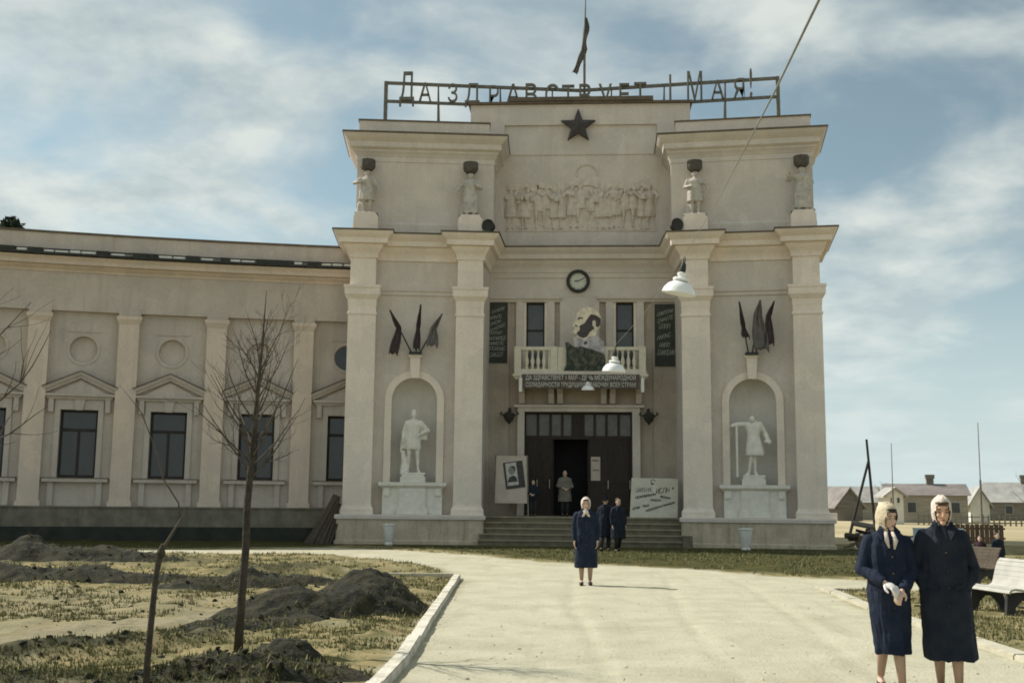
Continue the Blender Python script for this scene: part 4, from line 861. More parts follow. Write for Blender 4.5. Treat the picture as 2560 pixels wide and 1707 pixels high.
q = MB(); hand(q, Vector((-.075, -.19, .965)), Vector((.18, -.18, -.1)), -1, (.3, 0, -1), 1.22, .9); obj('glove', remesh(q, .006, 1), 'glove', wl_)
arms_r = (((-.172, 0, 1.305), (-.255, .05, 1.05), (-.165, -.07, .88), (1, 0, -.5)), ((.172, 0, 1.305), (.27, .06, 1.05), (.17, -.07, .87), (-1, 0, 0)))
legs_r = (((-.08, 0, .85), (-.075, .0, .46), (-.06, .10, .11), (-.07, -.05, .035)), ((.085, 0, .85), (.075, -.05, .47), (.08, -.08, .10), (.09, -.23, .03)))
wr_ = person('woman in long dark coat and white headscarf, right one of the pair', (2.95, 9.42, 0), R(-12), 1.62, arms_r, legs_r, 'coat_black', coatrings(.315, .235, .18, .225, .165, .205, .03), vox=.0065, hyaw=R(2), hpitch=R(8), scarf='scarf_white', hair='hair_brown', skin='skin_warm', stock='stocking', collar='coat_black', folds=5, hem_fold=.05, knot=False, hands=False)
wl_.scale = [v * f for v, f in zip(wl_.scale, (.90, .97, .985))]; wr_.scale = [v * f for v, f in zip(wr_.scale, (.88, .97, .985))]
# --- woman standing on the path
wm = person('woman in dark navy coat and white headscarf standing alone on the path', (.15, 21.5, 0), R(0), 1.63, UP['down'], STAND, 'coat_navy', coatrings(.33, .215, .16, .215, .155, .195), vox=.01, scarf='scarf_white', hair='hair_dark', skin='skin', stock='stocking', collar='coat_navy')
MB().ell((0, -.12, 1.36), (.04, .025, .03)).tube([(-.01, -.12, 1.36), (-.05, -.135, 1.31), (-.06, -.135, 1.28)], [.018, .026, .01], 8, flat=.4).tube([(.01, -.12, 1.36), (.05, -.135, 1.31), (.075, -.135, 1.285)], [.018, .026, .01], 8, flat=.4).build('neck_scarf', 'scarf_white', wm, smooth=180)
# --- people at the steps and door
WALK = (((-.085, 0, .85), (-.085, -.1, .48), (-.085, .0, .12), (-.085, -.13, .05)), ((.085, 0, .85), (.085, .05, .47), (.085, .22, .14), (.085, .1, .04)))
person('man in black coat and dark cap on the grass before the steps', (.88, 36.5, 0), R(165), 1.74, UP['down'], WALK, 'coat_black', coatrings(.45, .235, .18, .225, .165, .215), vox=.016, hair='hair_dark', woman=False, cap='coat_black', stock='trousers', trousers=True)
person('bareheaded person in black coat walking just right of the man in the cap', (1.28, 36.2, 0), R(20), 1.70, UP['down'], WALK, 'coat_black', coatrings(.42, .24, .18, .225, .165, .215), vox=.016, hair='hair_brown', woman=False, stock='trousers', trousers=True)
arms_d = (((-.172, 0, 1.305), (-.27, .03, 1.08), (-.10, -.17, 1.02), (.3, 0, -1)), ((.172, 0, 1.305), (.265, .0, 1.06), (.09, -.2, .98), (-.3, 0, -1)))
person('man in light grey coat standing in the open doorway', (-.5, 43.7, 1.035), R(5), 1.76, arms_d, STAND, 'coat_grey', coatrings(.52, .25, .18, .22, .16, .215), vox=.016, hair='hair_dark', woman=False, stock='trousers', trousers=True, folds=4, hem_fold=.05)
person('boy in dark clothes standing beside the poster board by the door', (-1.68, 42.75, 1.033), R(-12), 1.36, arms_d, STAND, 'coat_black', coatrings(.7, .19, .14, .19, .14, .19), vox=.016, hair='hair_dark', woman=False, stock='trousers', trousers=True)
person('small child in dark maroon jacket behind the white bench', (9.05, 25.2, 0), R(15), .98, UP['down'], STAND, 'coat_black', coatrings(.6, .2, .15), vox=.02, hair='hair_dark', woman=False, stock='trousers', trousers=True)
person('small child in brown jacket left of the other child behind the bench', (8.78, 25.5, 0), R(-25), .90, UP['down'], STAND, 'coat_maroon', coatrings(.6, .2, .15), vox=.02, hair='hair_dark', woman=False, stock='trousers', trousers=True)

# ------------------------------------------------------------------ statues
def statue(name, label, side, lx, ly, z, scale, mb, m, base=None, vox=.02, cat='statue', group=None, rz=0.0, wide=1.0):
    M = TW[side]; p = M @ Vector((lx * side, ly, z)); T = thing(name, label, cat, p, -TA * side + rz, group)
    me = remesh(mb, vox, 1); o = obj('figure', me, m, T); o.scale = (scale * wide, scale * wide, scale)
    return T
# left niche: man in a tunic with a cloak over his shoulders, tree stump by his leg
arms_s = (((-.172, 0, 1.305), (-.26, .03, 1.06), (-.27, -.05, .84), (1, 0, 0)), ((.172, 0, 1.305), (.37, .02, 1.10), (.17, -.16, 1.0), (-.3, 0, -1)))
legs_s = (((-.09, 0, .85), (-.11, -.03, .47), (-.13, .03, .10), (-.17, -.12, .03)), ((.09, 0, .85), (.11, -.03, .47), (.13, .0, .10), (.17, -.15, .03)))
b, hp, HR = body_mb(arms_s, legs_s, R(8), 0, woman=False)
b.ell(hp((0, .02, 1.57)), (.08, .095, .095), HR)
b.loft([(.60, .19, .14, 0, 0, 1), (.72, .2, .15, 0, 0, .8), (.9, .185, .135, 0, 0, .4), (1.05, .165, .12, 0, 0, .2), (1.25, .215, .13, 0, 0, 0), (1.38, .1, .08, 0, .01, 0)], 32, .04, 8)
sleeves(b, arms_s, .07, .055, .8)
b.loft([(.62, .13, .05, -.22, .06, 1), (.8, .14, .07, -.20, .07, 1), (1.1, .16, .08, -.13, .08, .8), (1.36, .14, .07, -.08, .05, .2)], 24, .07, 5)
b.loft([(.86, .10, .05, .27, .06, 1), (1.1, .12, .06, .22, .07, 1), (1.36, .13, .07, .09, .05, .2)], 24, .07, 4)
b.caps([(-.24, .08, .0), (-.23, .08, .3), (-.26, .07, .52)], [.11, .085, .07]); b.caps([(-.25, .07, .45), (-.33, .05, .58)], [.04, .03])
b.box(-.32, .32, -.2, .2, -.06, .0)
s1 = statue('statue', 'white statue of a man in tunic and cloak in the left niche', -1, 0, .40, 2.60, 1.42, b, 'statue_white')
MB().box(-.46, .46, -.32, .34, -.355, -.15).box(-.40, .40, -.28, .3, -.149, -.06).build('base', 'statue_white', s1)
# right niche: headless figure in a knee-length coat, arm out over a staff
arms_s = (((-.172, 0, 1.305), (-.40, -.05, 1.30), (-.55, -.12, 1.26), (0, 0, -1)), ((.172, 0, 1.305), (.30, .05, 1.08), (.37, -.04, .88), (-1, 0, 0)))
legs_s = (((-.08, 0, .85), (-.07, -.04, .47), (-.12, .0, .10), (-.2, -.1, .03)), ((.08, 0, .85), (.02, .02, .47), (.03, .04, .10), (.07, -.1, .03)))
b, hp, HR = body_mb(arms_s, legs_s, 0, 0, headless=True, woman=False)
b.loft([(.50, .235, .16, .03, 0, 1), (.6, .235, .165, .03, 0, .9), (.85, .19, .145, .01, 0, .5), (1.02, .155, .12, 0, 0, .3), (1.25, .205, .13, 0, 0, .1), (1.36, .15, .09, 0, 0, 0), (1.42, .06, .055, 0, .01, 0)], 40, .045, 7)
sleeves(b, arms_s, .075, .062, .95)
b.ell((-.03, -.085, 1.435), (.078, .095, .088), Rot('X', .9)); b.ell((-.03, -.15, 1.40), (.02, .03, .03)); b.caps([(0, 0, 1.36), (-.02, -.06, 1.42)], [.06, .055]); b.ell((.36, -.06, .86), (.1, .05, .05)); b.box(-.28, .28, -.2, .2, -.06, .0)
s2 = statue('statue', 'white statue with bowed head in a long coat leaning on a staff, right niche', 1, 0, .40, 2.60, 1.42, b, 'statue_white')
MB().box(-.44, .40, -.32, .34, -.355, -.14).box(-.40, .34, -.28, .3, -.139, -.06).build('base', 'statue_white', s2)
MB().tube([(-.60, -.17, 1.78), (-.60, -.17, .0), (-.60, -.17, -.06)], [.045, .04, .06], 8).build('staff', 'statue_white', s2, smooth=60)
# four weathered figures on the attic, each below a dark block
def attic_fig(v):
    rs = random.Random(v)
    a = [(((-.172, 0, 1.305), (-.33, -.03, 1.13), (-.16, -.2, 1.12), (0, 0, -1)), ((.172, 0, 1.305), (.27, .0, 1.06), (.30, -.1, .92), (0, 0, -1))),
         (((-.172, 0, 1.305), (-.29, 0, 1.08), (-.33, -.08, .9), (0, 0, -1)), ((.172, 0, 1.305), (.27, 0, 1.06), (.12, -.18, 1.1), (0, 0, -1))),
         (((-.172, 0, 1.305), (-.25, .03, 1.06), (-.1, -.18, 1.02), (0, 0, -1)), ((.172, 0, 1.305), (.3, -.05, 1.10), (.34, -.14, .95), (0, 0, -1))),
         (((-.172, 0, 1.305), (-.34, 0, 1.16), (-.3, -.16, 1.32), (0, 0, -1)), ((.172, 0, 1.305), (.24, 0, 1.06), (.2, -.08, .85), (0, 0, -1)))][v]
    b, hp, HR = body_mb(a, STAND, rs.uniform(-.3, .3), .1, woman=v % 2 == 1, hands=True)
    b.loft([(.08 if v % 2 else .5, .22, .17, 0, 0, 1), (.5, .21, .16, 0, 0, .8), (.85, .2, .145, 0, 0, .5), (1.04, .16, .12, 0, 0, .2), (1.25, .2, .13, 0, 0, 0), (1.38, .09, .08, 0, .01, 0)], 40, .06, 6 + v)
    sleeves(b, a, .07, .056, .85); b.ell(hp((0, .02, 1.56)), (.09, .1, .1), HR); b.box(-.3, .3, -.22, .22, -.05, 0); b.caps([(-.2, .1, .0), (-.18, .1, .4)], [.1, .07])
    return b
k = 0
for side, nm in ((-1, 'left'), (1, 'right')):
    for sx in ((1, -1) if side < 0 else (-1, 1)):
        pos = ['at the far left corner of the left tower', 'on the inner corner of the left tower', 'on the inner corner of the right tower', 'at the far right corner of the right tower'][k]
        t = statue('statue', 'weathered grey attic statue ' + pos, side, 1.98 * sx, .42, 12.42, 1.04, attic_fig(k), 'statue_grey', vox=.025, wide=1.42)
        MB().prism([(-.46, -.82), (.46, -.82), (.46, -.2), (.34, -.04), (-.34, -.04), (-.46, -.2)], -.42, .40).build('pedestal', 'stucco_light', t)
        MB().lathe([(.20, 0), (.26, .06), (.29, .14), (.29, .40), (.02, .41)], (0, .0, 1.72), 8).build('head_block', 'dark_block', t)
        MB().box(-.1, .1, .2, .42, 1.8, 2.05).build('wall_tie', 'dark_block', t); k += 1
# ------------------------------------------------------------------ relief frieze in the attic panel
RL = thing('relief', 'plaster relief of a crowd with banners in the panel under the star', 'relief', (.09, 44.4, 12.38))
rf = []
for v in range(5):
    rs = random.Random(40 + v)
    a = (((-.172, 0, 1.305), (-.2 - .2 * rs.random(), -.04, 1.1 + .3 * rs.random()), (-.1 - .3 * rs.random(), -.14, 1.0 + .5 * rs.random()), (0, 0, -1)), ((.172, 0, 1.305), (.2 + .15 * rs.random(), -.04, 1.08), (.05 + .3 * rs.random(), -.16, .9 + .4 * rs.random()), (0, 0, -1)))
    b, hp, HR = body_mb(a, (STAND, WALK)[v % 2], rs.uniform(-.9, .9), 0, woman=v % 2 == 0, hands=False)
    b.ell(hp((0, .02, 1.57)), (.085, .1, .09), HR)
    if v % 2 == 0: b.loft([(.45, .22, .15, 0, 0, 1), (.85, .19, .14, 0, 0, .5), (1.05, .15, .12, 0, 0, .2), (1.3, .18, .12, 0, 0, 0)], 24, .06, 6)
    else: b.loft([(.72, .2, .15, 0, 0, 1), (1.05, .18, .13, 0, 0, .3), (1.3, .19, .12, 0, 0, 0)], 24, .06, 5)
    sleeves(b, a, .07, .058, .9); rf.append(remesh(b, .028, 1))
rs = random.Random(3)
for i in range(17):
    x = -2.8 + i * .352 + rs.uniform(-.06, .06); o = obj('figure', rf[(i * 2) % 5], 'relief', RL, (x, -.03, .06 + rs.uniform(0, .08)), rs.uniform(-.7, .7)); sc = rs.uniform(1.0, 1.14); o.scale = (sc * 1.1, .9, sc)
for i in range(14):
    x = -2.7 + i * .42 + rs.uniform(-.1, .1); o = obj('figure', rf[(i * 3 + 1) % 5], 'relief', RL, (x, .05, .34 + rs.uniform(0, .12)), rs.uniform(-.8, .8)); o.scale = (1.05, .75, 1.0)
q = MB(); n = 40; top = [(-2.95 + 5.9 * t / n, 1.55 + .10 * math.sin(t * .9) + .07 * math.sin(t * 2.3)) for t in range(n + 1)]
q.prism([(-2.95, .07)] + [(2.95, .07)] + list(reversed(top)), -.05, -.002); q.build('ground_slab', 'relief', RL)
for x0, x1, z in ((-2.95, -1.7, 1.95), (-1.75, -.95, 1.98), (-.6, .75, 2.08), (1.0, 2.0, 1.95), (2.0, 2.75, 1.98)):   # carried banners, billowing
    q = MB(); n = 14; top = [(x0 + (x1 - x0) * t / n, z + .10 * math.sin(PI * t / n) + .05 * math.sin(4 * PI * t / n)) for t in range(n + 1)]
    q.prism(top + [(x, zz - .26 - .04 * math.sin(9 * x)) for x, zz in reversed(top)], -.07, -.005); q.build('banner', 'relief', RL)
q = MB()
for t in range(25):
    a = PI * 1.25 * t / 24 - .35
    if t: q.bar((.25 + .42 * math.cos(a0), -.02, 2.45 + .36 * math.sin(a0)), (.25 + .42 * math.cos(a), -.02, 2.45 + .36 * math.sin(a)), .05, .05, (0, 1, 0))
    a0 = a
q.build('wreath_line', 'relief', RL)
MB().box(-2.98, 2.98, -.13, -.003, .003, .07).build('ledge', 'relief', RL)
# ------------------------------------------------------------------ star, clock, loudspeakers
def star_poly(r, ri, n=5): return [((r if i % 2 == 0 else ri) * math.sin(PI * i / n), (r if i % 2 == 0 else ri) * math.cos(PI * i / n)) for i in range(2 * n)]
sp = star_poly(.74, .30); vs = [(x, -.06, z) for x, z in sp] + [(x, .1, z) for x, z in sp] + [(0, -.2, 0)]
fs = [(20, i, (i + 1) % 10) for i in range(10)] + [(i, 10 + i, 10 + (i + 1) % 10, (i + 1) % 10) for i in range(10)] + [tuple(range(10, 20))]
tag(MB().add(vs, fs).build('star', 'star', loc=(0.0, 44.18, 16.75)), 'dark five-pointed star at the top of the centre attic', 'emblem')
ck = thing('clock', 'round wall clock with black rim above the portrait', 'clock', (0.0, CY - .15, 10.27))
def disc_lathe(prof, name, m, parent, y=0, n=40):
    q = MB().lathe(prof, n=n); q.v = [(x, y - z, yy) for x, yy, z in q.v]; return q.build(name, m, parent, smooth=40)
disc_lathe([(.33, .0), (.46, .0), (.47, .10), (.43, .18), (.36, .17), (.335, .1), (.33, .02)], 'rim', 'dark_metal', ck)
disc_lathe([(.0, .05), (.345, .05), (.345, .07), (.0, .07)], 'dial', 'dial', ck)
for i in range(12):
    a = 2 * PI * i / 12; MB().bar((.27 * math.sin(a), -.078, .27 * math.cos(a)), (.32 * math.sin(a), -.078, .32 * math.cos(a)), .02, .012, (0, 1, 0)).build('hour_mark', 'ink', ck)
MB().bar((-.03, -.085, -.01), (.23, -.085, .12), .028, .01, (0, 1, 0)).build('minute_hand', 'ink', ck); MB().bar((.02, -.095, .01), (-.15, -.095, .015), .034, .01, (0, 1, 0)).build('hour_hand', 'ink', ck)
for side, lab in ((-1, 'left'), (1, 'right')):
    p = TW[side] @ Vector((-2.75 * side, .1, 11.62)); t = thing('loudspeaker', 'small dark loudspeaker on the %s tower cornice beside the relief' % lab, 'loudspeaker', p, .3 * side)
    MB().tube([(0, 0, 0), (0, 0, .16)], [.09, .03], 10).build('foot', 'dark_metal', t)
    MB().ell((0, 0, .32), (.2, .22, .19), None, 16, 10).build('housing', 'dark_metal', t, smooth=180); q = MB().lathe([(.1, 0), (.14, .1), (.24, .22), (.25, .24), (.2, .2)], n=16); q.v = [(x, -.02 - z, yy + .32) for x, yy, z in q.v]; q.build('horn', 'dark_metal', t, smooth=40)
# ------------------------------------------------------------------ roof sign and flag
SG = thing('roof_sign', 'dark iron roof sign frame with Cyrillic letters above the portal', 'sign', (.1, 45.6, 17.84))
SP = [(-8.17, -.75), (0, .15), (8.1, -.75)]
def sgy(x): x -= .0; return -.75 + .9 * (1 - abs(x) / 8.17)
def zlo(x): return 18.3 - 17.99 - .10 * (1 - abs(x) / 8.2) + .0
nseg = 8; xs = [-8.17 + 16.27 * i / nseg for i in range(nseg + 1)]
for zo, th in ((0, .12), (.80, .13)):
    for a, b_ in zip(xs[:-1], xs[1:]): MB().bar((a, sgy(a), zlo(a) + zo), (b_, sgy(b_), zlo(b_) + zo), .08, th).build('rail', 'sign_iron', SG)
for x in (-8.17, 8.1): MB().bar((x, sgy(x), -1.7), (x, sgy(x), zlo(x) + .86), .14, .14).build('end_post', 'sign_iron', SG)
for x in (-6, -3.4, -1.2, 1.3, 3.5, 6): MB().bar((x, sgy(x) + .1, -1.7 if abs(x) > 4 else -.02), (x, sgy(x) + .1, zlo(x) + .8), .06, .06).build('post', 'sign_iron', SG); MB().bar((x, sgy(x) + 1.1, -1.7 if abs(x) > 4 else -.02), (x, sgy(x) + .12, zlo(x) + .75), .05, .05).build('stay', 'sign_iron', SG)
LET = [('Д', 933, 1.25), ('А', 975, .8), ('З', 1038, .8), ('Д', 1083, .85), ('Р', 1132, .8), ('А', 1177, .9), ('В', 1218, .95), ('С', 1267, .95), ('Т', 1304, .95), ('В', 1343, 1.0), ('У', 1390, .95), ('Е', 1433, .92), ('Т', 1470, .92), ('1', 1538, 1.25), ('М', 1593, 1.25), ('А', 1644, .8), ('Я', 1693, .82), ('!', 1718, 1.28)]
for ch, u, hgt in LET:
    x = (u - 1333) * 8.17 / 448.5; me = text_mesh(ch, hgt / .73, .05, .74 if hgt < 1.1 else .5); obj('letter', me, 'sign_iron', SG, (x, sgy(x) - .1, zlo(x) + .04))
FP = thing('flagpole', 'thin roof flagpole with a limp grey flag above the sign', 'flag', (.25, 45.9, 17.99))
MB().tube([(0, 0, 0), (.02, 0, 3.0), (.06, 0, 5.1)], [.06, .05, .02], 8).build('pole', 'sign_iron', FP)
def cloth(rows, nm, m, parent, thick=.02):    # rows: list of lists of points
    n = len(rows[0]); vs = [p for r_ in rows for p in r_]; fs = [(i * n + k, i * n + k + 1, (i + 1) * n + k + 1, (i + 1) * n + k) for i in range(len(rows) - 1) for k in range(n - 1)]
    o = MB().add(vs, fs).build(nm, m, parent, smooth=180); md = o.modifiers.new('s', 'SOLIDIFY'); md.thickness = thick; return o
rows = []
for i in range(16):
    t = i / 15; z = 4.2 - 2.5 * t; cx_ = .06 - .02 * t - (.42 * max(0, t - .55) / .45 if t > .55 else -.05 * math.sin(t * 9)); w = .06 + .06 * math.sin(t * 7) ** 2 + .05 * t
    rows.append([(cx_ - w + 2 * w * k / 7, .07 * math.sin(k * 2.2 + t * 3), z + .05 * math.sin(k)) for k in range(8)])
cloth(rows, 'cloth', 'flag_grey', FP)
# ------------------------------------------------------------------ small flags over the niches
def wall_flag(side, tip, foot, drop, sway, m, label, f0=0.0, f1=.55, width=.22):
    M = TW[side]; p0 = M @ Vector((foot[0], .3, 7.06)); T = thing('flag', label, 'flag', p0, -TA * side, 'small flags over the niches')
    tp = Vector((tip[0] - foot[0], -.35, tip[1] - 7.06)); MB().tube([(0, 0, 0), tp], [.028, .02], 6).build('pole', 'dark_metal', T)
    rows = []; n1_, n2_ = 7, 9; hang = tp * (1 - f1)
    for i in range(n1_ + n2_):
        if i < n1_: t = i / n1_; c_ = tp * (1 - f0 - (f1 - f0) * t); w = .03 + width * .30 * t
        else: t = (i - n1_) / (n2_ - 1); c_ = hang + Vector((sway * t, .03 * math.sin(t * 5), -drop * t)); w = width * (.33 + .30 * math.sin(t * 2.4))
        rows.append([c_ + Vector((-w + 2 * w * k / 8, .05 * math.sin(k * 1.9 + i * .25) - .02, (-.10 * abs(k - 4) / 4 * w / .2 if i > n1_ else 0) + (.06 * math.sin(k * 1.3) if i == n1_ + n2_ - 1 else 0))) for k in range(9)])
    cloth(rows, 'cloth', m, T)
L_ = -1
wall_flag(-1, (-.98, 8.62), (-.14, 0), .95, -.2, 'flag', 'dark flag leaning left of the three over the left niche', .0, .42, .28)
wall_flag(-1, (.17, 8.85), (.02, 0), .75, -.06, 'flag', 'dark furled upright flag, middle of the three over the left niche', .0, .5, .2)
wall_flag(-1, (.98, 8.52), (.16, 0), .62, -.04, 'flag_grey', 'dark flag leaning right of the three over the left niche', .0, .38, .34)
wall_flag(1, (-.42, 8.95), (-.12, 0), .35, .08, 'flag', 'dark narrow flag leaning left of the three over the right niche', .0, .5, .2)
wall_flag(1, (.34, 9.0), (.02, 0), 1.25, .12, 'flag_grey', 'grey hanging flag, middle of the three over the right niche', .0, .28, .44)
wall_flag(1, (.84, 8.95), (.14, 0), 1.0, .02, 'flag', 'dark flag leaning right of the three over the right niche', .0, .30, .26)
# ------------------------------------------------------------------ posters, portrait, banner
def scribble(mb, x0, z0, x1, z1, h, n, rs, y=-.022, slant=.15, w=.35):
    """a row of brush-drawn letter strokes, too blurred in the photograph to read"""
    L = math.hypot(x1 - x0, z1 - z0); st = L / n
    for i in range(n):
        t = (i + .5) / n; cx_, cz_ = x0 + (x1 - x0) * t, z0 + (z1 - z0) * t; lw = st * w
        kind = rs.randint(0, 3)
        def bar(a, b): mb.bar((cx_ + a[0] * st * .36 + a[1] * h * slant, y, cz_ + a[1] * h / 2), (cx_ + b[0] * st * .36 + b[1] * h * slant, y, cz_ + b[1] * h / 2), .006, max(lw * .55, .012), (0, 1, 0)) if False else mb.bar((cx_ + a[0] * st * .36 + a[1] * h * slant, y, cz_ + a[1] * h / 2), (cx_ + b[0] * st * .36 + b[1] * h * slant, y, cz_ + b[1] * h / 2), max(lw * .5, .012), .006, (0, 1, 0))
        bar((-1, -1), (-1, 1))
        if kind == 0: bar((1, -1), (1, 1)); bar((-1, 0), (1, 0))
        elif kind == 1: bar((1, -1), (1, 1)); bar((-1, 1), (1, 1))
        elif kind == 2: bar((-1, -1), (1, 1)); bar((1, -1), (1, 1))
        else: bar((-1, 1), (1, 1)); bar((-1, -1), (1, -1)); bar((1, -1), (1, 0))
def vposter(label, x0, x1, z0, z1, rows, seed):
    T = thing('banner', label, 'banner', ((x0 + x1) / 2, CY - .102, z0)); w = x1 - x0; h = z1 - z0
    MB().box(-w / 2, w / 2, -.04, 0, 0, h).build('panel', 'poster_dark', T)
    rs = random.Random(seed)
    for k, (a, za, b, zb_, hh, n) in enumerate(rows):
        q = MB(); scribble(q, -w / 2 + a * w, h * (1 - za), -w / 2 + b * w, h * (1 - zb_), hh, n, rs, -.046); q.build('lettering', 'letter_dim', T)
vposter('tall dark banner with slanted pale lettering left of the balcony', -3.72, -2.80, 7.0, 9.42, [(.3, .16, .85, .09, .15, 6), (.22, .26, .75, .22, .14, 5), (.2, .37, .7, .30, .13, 4), (.25, .46, .9, .36, .13, 7), (.2, .51, .75, .50, .13, 6), (.2, .60, .95, .585, .14, 7), (.2, .68, .85, .67, .13, 6), (.15, .76, .9, .765, .14, 7), (.25, .865, .8, .86, .16, 5)], 2)
vposter('tall dark banner with two slanted pale rows right of the balcony', 3.02, 3.88, 6.88, 9.36, [(.12, .17, .85, .10, .16, 7), (.15, .28, .85, .20, .16, 7), (.2, .36, .7, .36, .18, 4), (.12, .55, .72, .49, .17, 5), (.2, .66, .68, .66, .18, 4), (.12, .78, .9, .78, .2, 7)], 9)
# portrait cut-out standing on the balcony: bald bearded man in profile looking left
PO = thing('portrait', 'painted cut-out portrait of a bald bearded man in profile on the balcony', 'portrait', (.25, 42.98, 6.565))
def poly_part(pts, nm, m, y0, y1): return MB().prism(pts, y0, y1).build(nm, m, PO)
SC = 2.47 / 1230.0     # units of the painted outline to metres
def C(pts): return [((x - 640) * SC, (1440 - z) * SC) for x, z in pts]
poly_part(C([(700, 205), (780, 215), (860, 260), (930, 340), (965, 430), (955, 520), (930, 600), (890, 650), (850, 760), (830, 1000), (700, 1000), (560, 960), (440, 960), (430, 800), (510, 780), (480, 735), (390, 700), (440, 640), (470, 600), (400, 575), (440, 490), (480, 400), (500, 320), (560, 250), (640, 215)]), 'head_panel', 'portrait_face', -.03, .03)
poly_part(C([(760, 345), (850, 360), (955, 430), (950, 540), (900, 600), (850, 570), (860, 480), (820, 455), (790, 480), (790, 560), (830, 620), (740, 690), (690, 780), (620, 810), (540, 780), (480, 720), (550, 650), (540, 570), (640, 520), (690, 440)]), 'hair_and_beard', 'portrait_shade', -.037, -.0305)
poly_part(C([(500, 430), (540, 400), (600, 405), (620, 430), (560, 425), (530, 450)]), 'eyebrow', 'portrait_shade', -.038, -.031); poly_part(C([(445, 545), (500, 560), (510, 590), (470, 580)]), 'nostril', 'portrait_shade', -.038, -.031)
poly_part(C([(430, 960), (440, 800), (530, 800), (640, 850), (720, 780), (880, 760), (1010, 880), (1030, 1120), (780, 1060), (560, 1010)]), 'shirt', 'portrait_shirt', -.045, -.0375)
poly_part(C([(620, 900), (650, 870), (690, 870), (690, 920), (640, 940)]), 'tie_knot', 'portrait_shade', -.05, -.0455)
poly_part(C([(270, 890), (330, 890), (420, 970), (540, 1030), (520, 960), (760, 1020), (930, 1080), (1030, 1130), (1045, 1340), (960, 1440), (240, 1440), (290, 1320), (290, 1080)]), 'coat', 'portrait_coat', -.06, -.0455)
for a, b_ in (((-.3, .0), (-.3, 1.2)), ((.35, .0), (.35, 1.4))): MB().bar((a[0], .06, 0), (b_[0], .06, b_[1]), .05, .05).build('strut', 'wood_grey', PO)
BN = thing('banner', 'brown two-line slogan board with white letters hung below the balcony', 'banner', (.1, 42.86, 5.86))
MB().box(-2.25, 2.25, -.02, .02, 0, .56).build('board', 'banner', BN)
for txt, z in (('ДА ЗДРАВСТВУЕТ 1 МАЯ - ДЕНЬ МЕЖДУНАРОДНОЙ', .345), ('СОЛИДАРНОСТИ ТРУДЯЩИХСЯ РАБОЧИХ ВСЕХ СТРАН!', .075)):
    me = text_mesh(txt, .24, .01, 1.0); xs_ = [v.co.x for v in me.vertices]; wd = max(xs_) - min(xs_); f = 4.2 / wd
    for v in me.vertices: v.co.x *= f
    obj('lettering', me, 'letter', BN, (0, -.035, z))
for x in (-2.3, 2.36):
    MB().box(x - .06, x + .06, -.03, .05, -.12, .42).build('bracket', 'white_paint', BN)
for x in (-2.3, 2.36): MB().bar((x, 0, .42), (x * 1.0, .12, .6), .03, .03).build('hanger', 'white_paint', BN)
# wall lanterns beside the door
for s_, lab in ((-1, 'left'), (1, 'right')):
    x = -2.68 if s_ < 0 else 2.74; T = thing('wall_lantern', 'dark iron wall lantern %s of the doorway' % lab, 'lantern', (x, CY - .104, 4.95))
    MB().tube([(0, 0, -.1), (0, -.2, .0), (0, -.38, .24), (0, -.45, .2), (0, -.45, .1)], .025, 6).build('arm', 'dark_metal', T); MB().lathe([(.03, .12), (.16, .04), (.24, -.02), (.22, -.1), (.16, -.24), (.06, -.34), (.02, -.4)], (0, -.45, 0), 10).build('lantern_body', 'dark_metal', T, smooth=30)
    MB().tube([(0, -.02, -.25), (0, -.02, .25)], .06, 6).build('wall_plate', 'dark_metal', T)
    MB().tube([(-s_ * .24, -.42, -.06), (-s_ * .36, -.3, .02), (-s_ * .3, -.1, .12)], .022, 6).tube([(s_ * .24, -.42, -.06), (s_ * .36, -.3, .02), (s_ * .3, -.1, .12)], .022, 6).build('scroll', 'dark_metal', T)
# door notice
T = thing('notice', 'narrow pink paper notice on the right door leaf', 'notice', (.69, CY + .188, 2.42)); MB().box(-.18, .18, -.008, 0, 0, .92).build('paper', 'board_pink', T)
q = MB(); rs = random.Random(5)
for z in (.78, .4): scribble(q, -.13, z, .13, z, .07, 4, rs, -.011)
q.build('lettering', 'ink', T)
# boards at the head of the steps
T = thing('poster_board', 'pale standing poster board on legs with a tilted photograph, left of the door', 'poster board', (-2.53, 42.62, 1.035)); T.rotation_euler = (R(-7), 0, 0)
MB().box(-.62, .62, 0, .03, .48, 2.28).build('panel', 'board_pink', T)
MB().bar((-.6, .015, 2.3), (-.63, .015, 0), .05, .05).build('leg', 'wood_grey', T); MB().bar((.6, .015, 2.3), (.67, .015, 0), .05, .05).build('leg', 'wood_grey', T)
MB().bar((0, .1, 2.1), (0, .6, .06), .04, .04).build('rear_strut', 'wood_grey', T)
def rpoly(cx_, cz_, w, h, a): return [(cx_ + x * w / 2 * math.cos(a) - z * h / 2 * math.sin(a), cz_ + x * w / 2 * math.sin(a) + z * h / 2 * math.cos(a)) for x, z in ((-1, -1), (1, -1), (1, 1), (-1, 1))]
fr_ = MB().prism(rpoly(.12, 1.55, .74, 1.02, .14), -.02, -.001).build('photograph', 'ink', T)
MB().prism(rpoly(.03, 1.58, .42, .86, .14), -.026, -.0205).build('print', 'photo_grey', fr_)
MB().prism([(.03 + .13 * math.cos(t), 1.72 + .17 * math.sin(t)) for t in [2 * PI * k / 16 for k in range(16)]], -.03, -.0265).build('printed_head', 'ink_pale', fr_)
MB().prism([(-.02, 1.86), (.1, 1.9), (.17, 1.8), (.15, 1.66), (.1, 1.78), (.0, 1.83)], -.033, -.0305).build('printed_hair', 'ink', fr_); MB().prism([(-.14, 1.25), (.26, 1.30), (.2, 1.46), (.1, 1.53), (-.05, 1.47)], -.03, -.0265).build('printed_shoulders', 'ink', fr_)
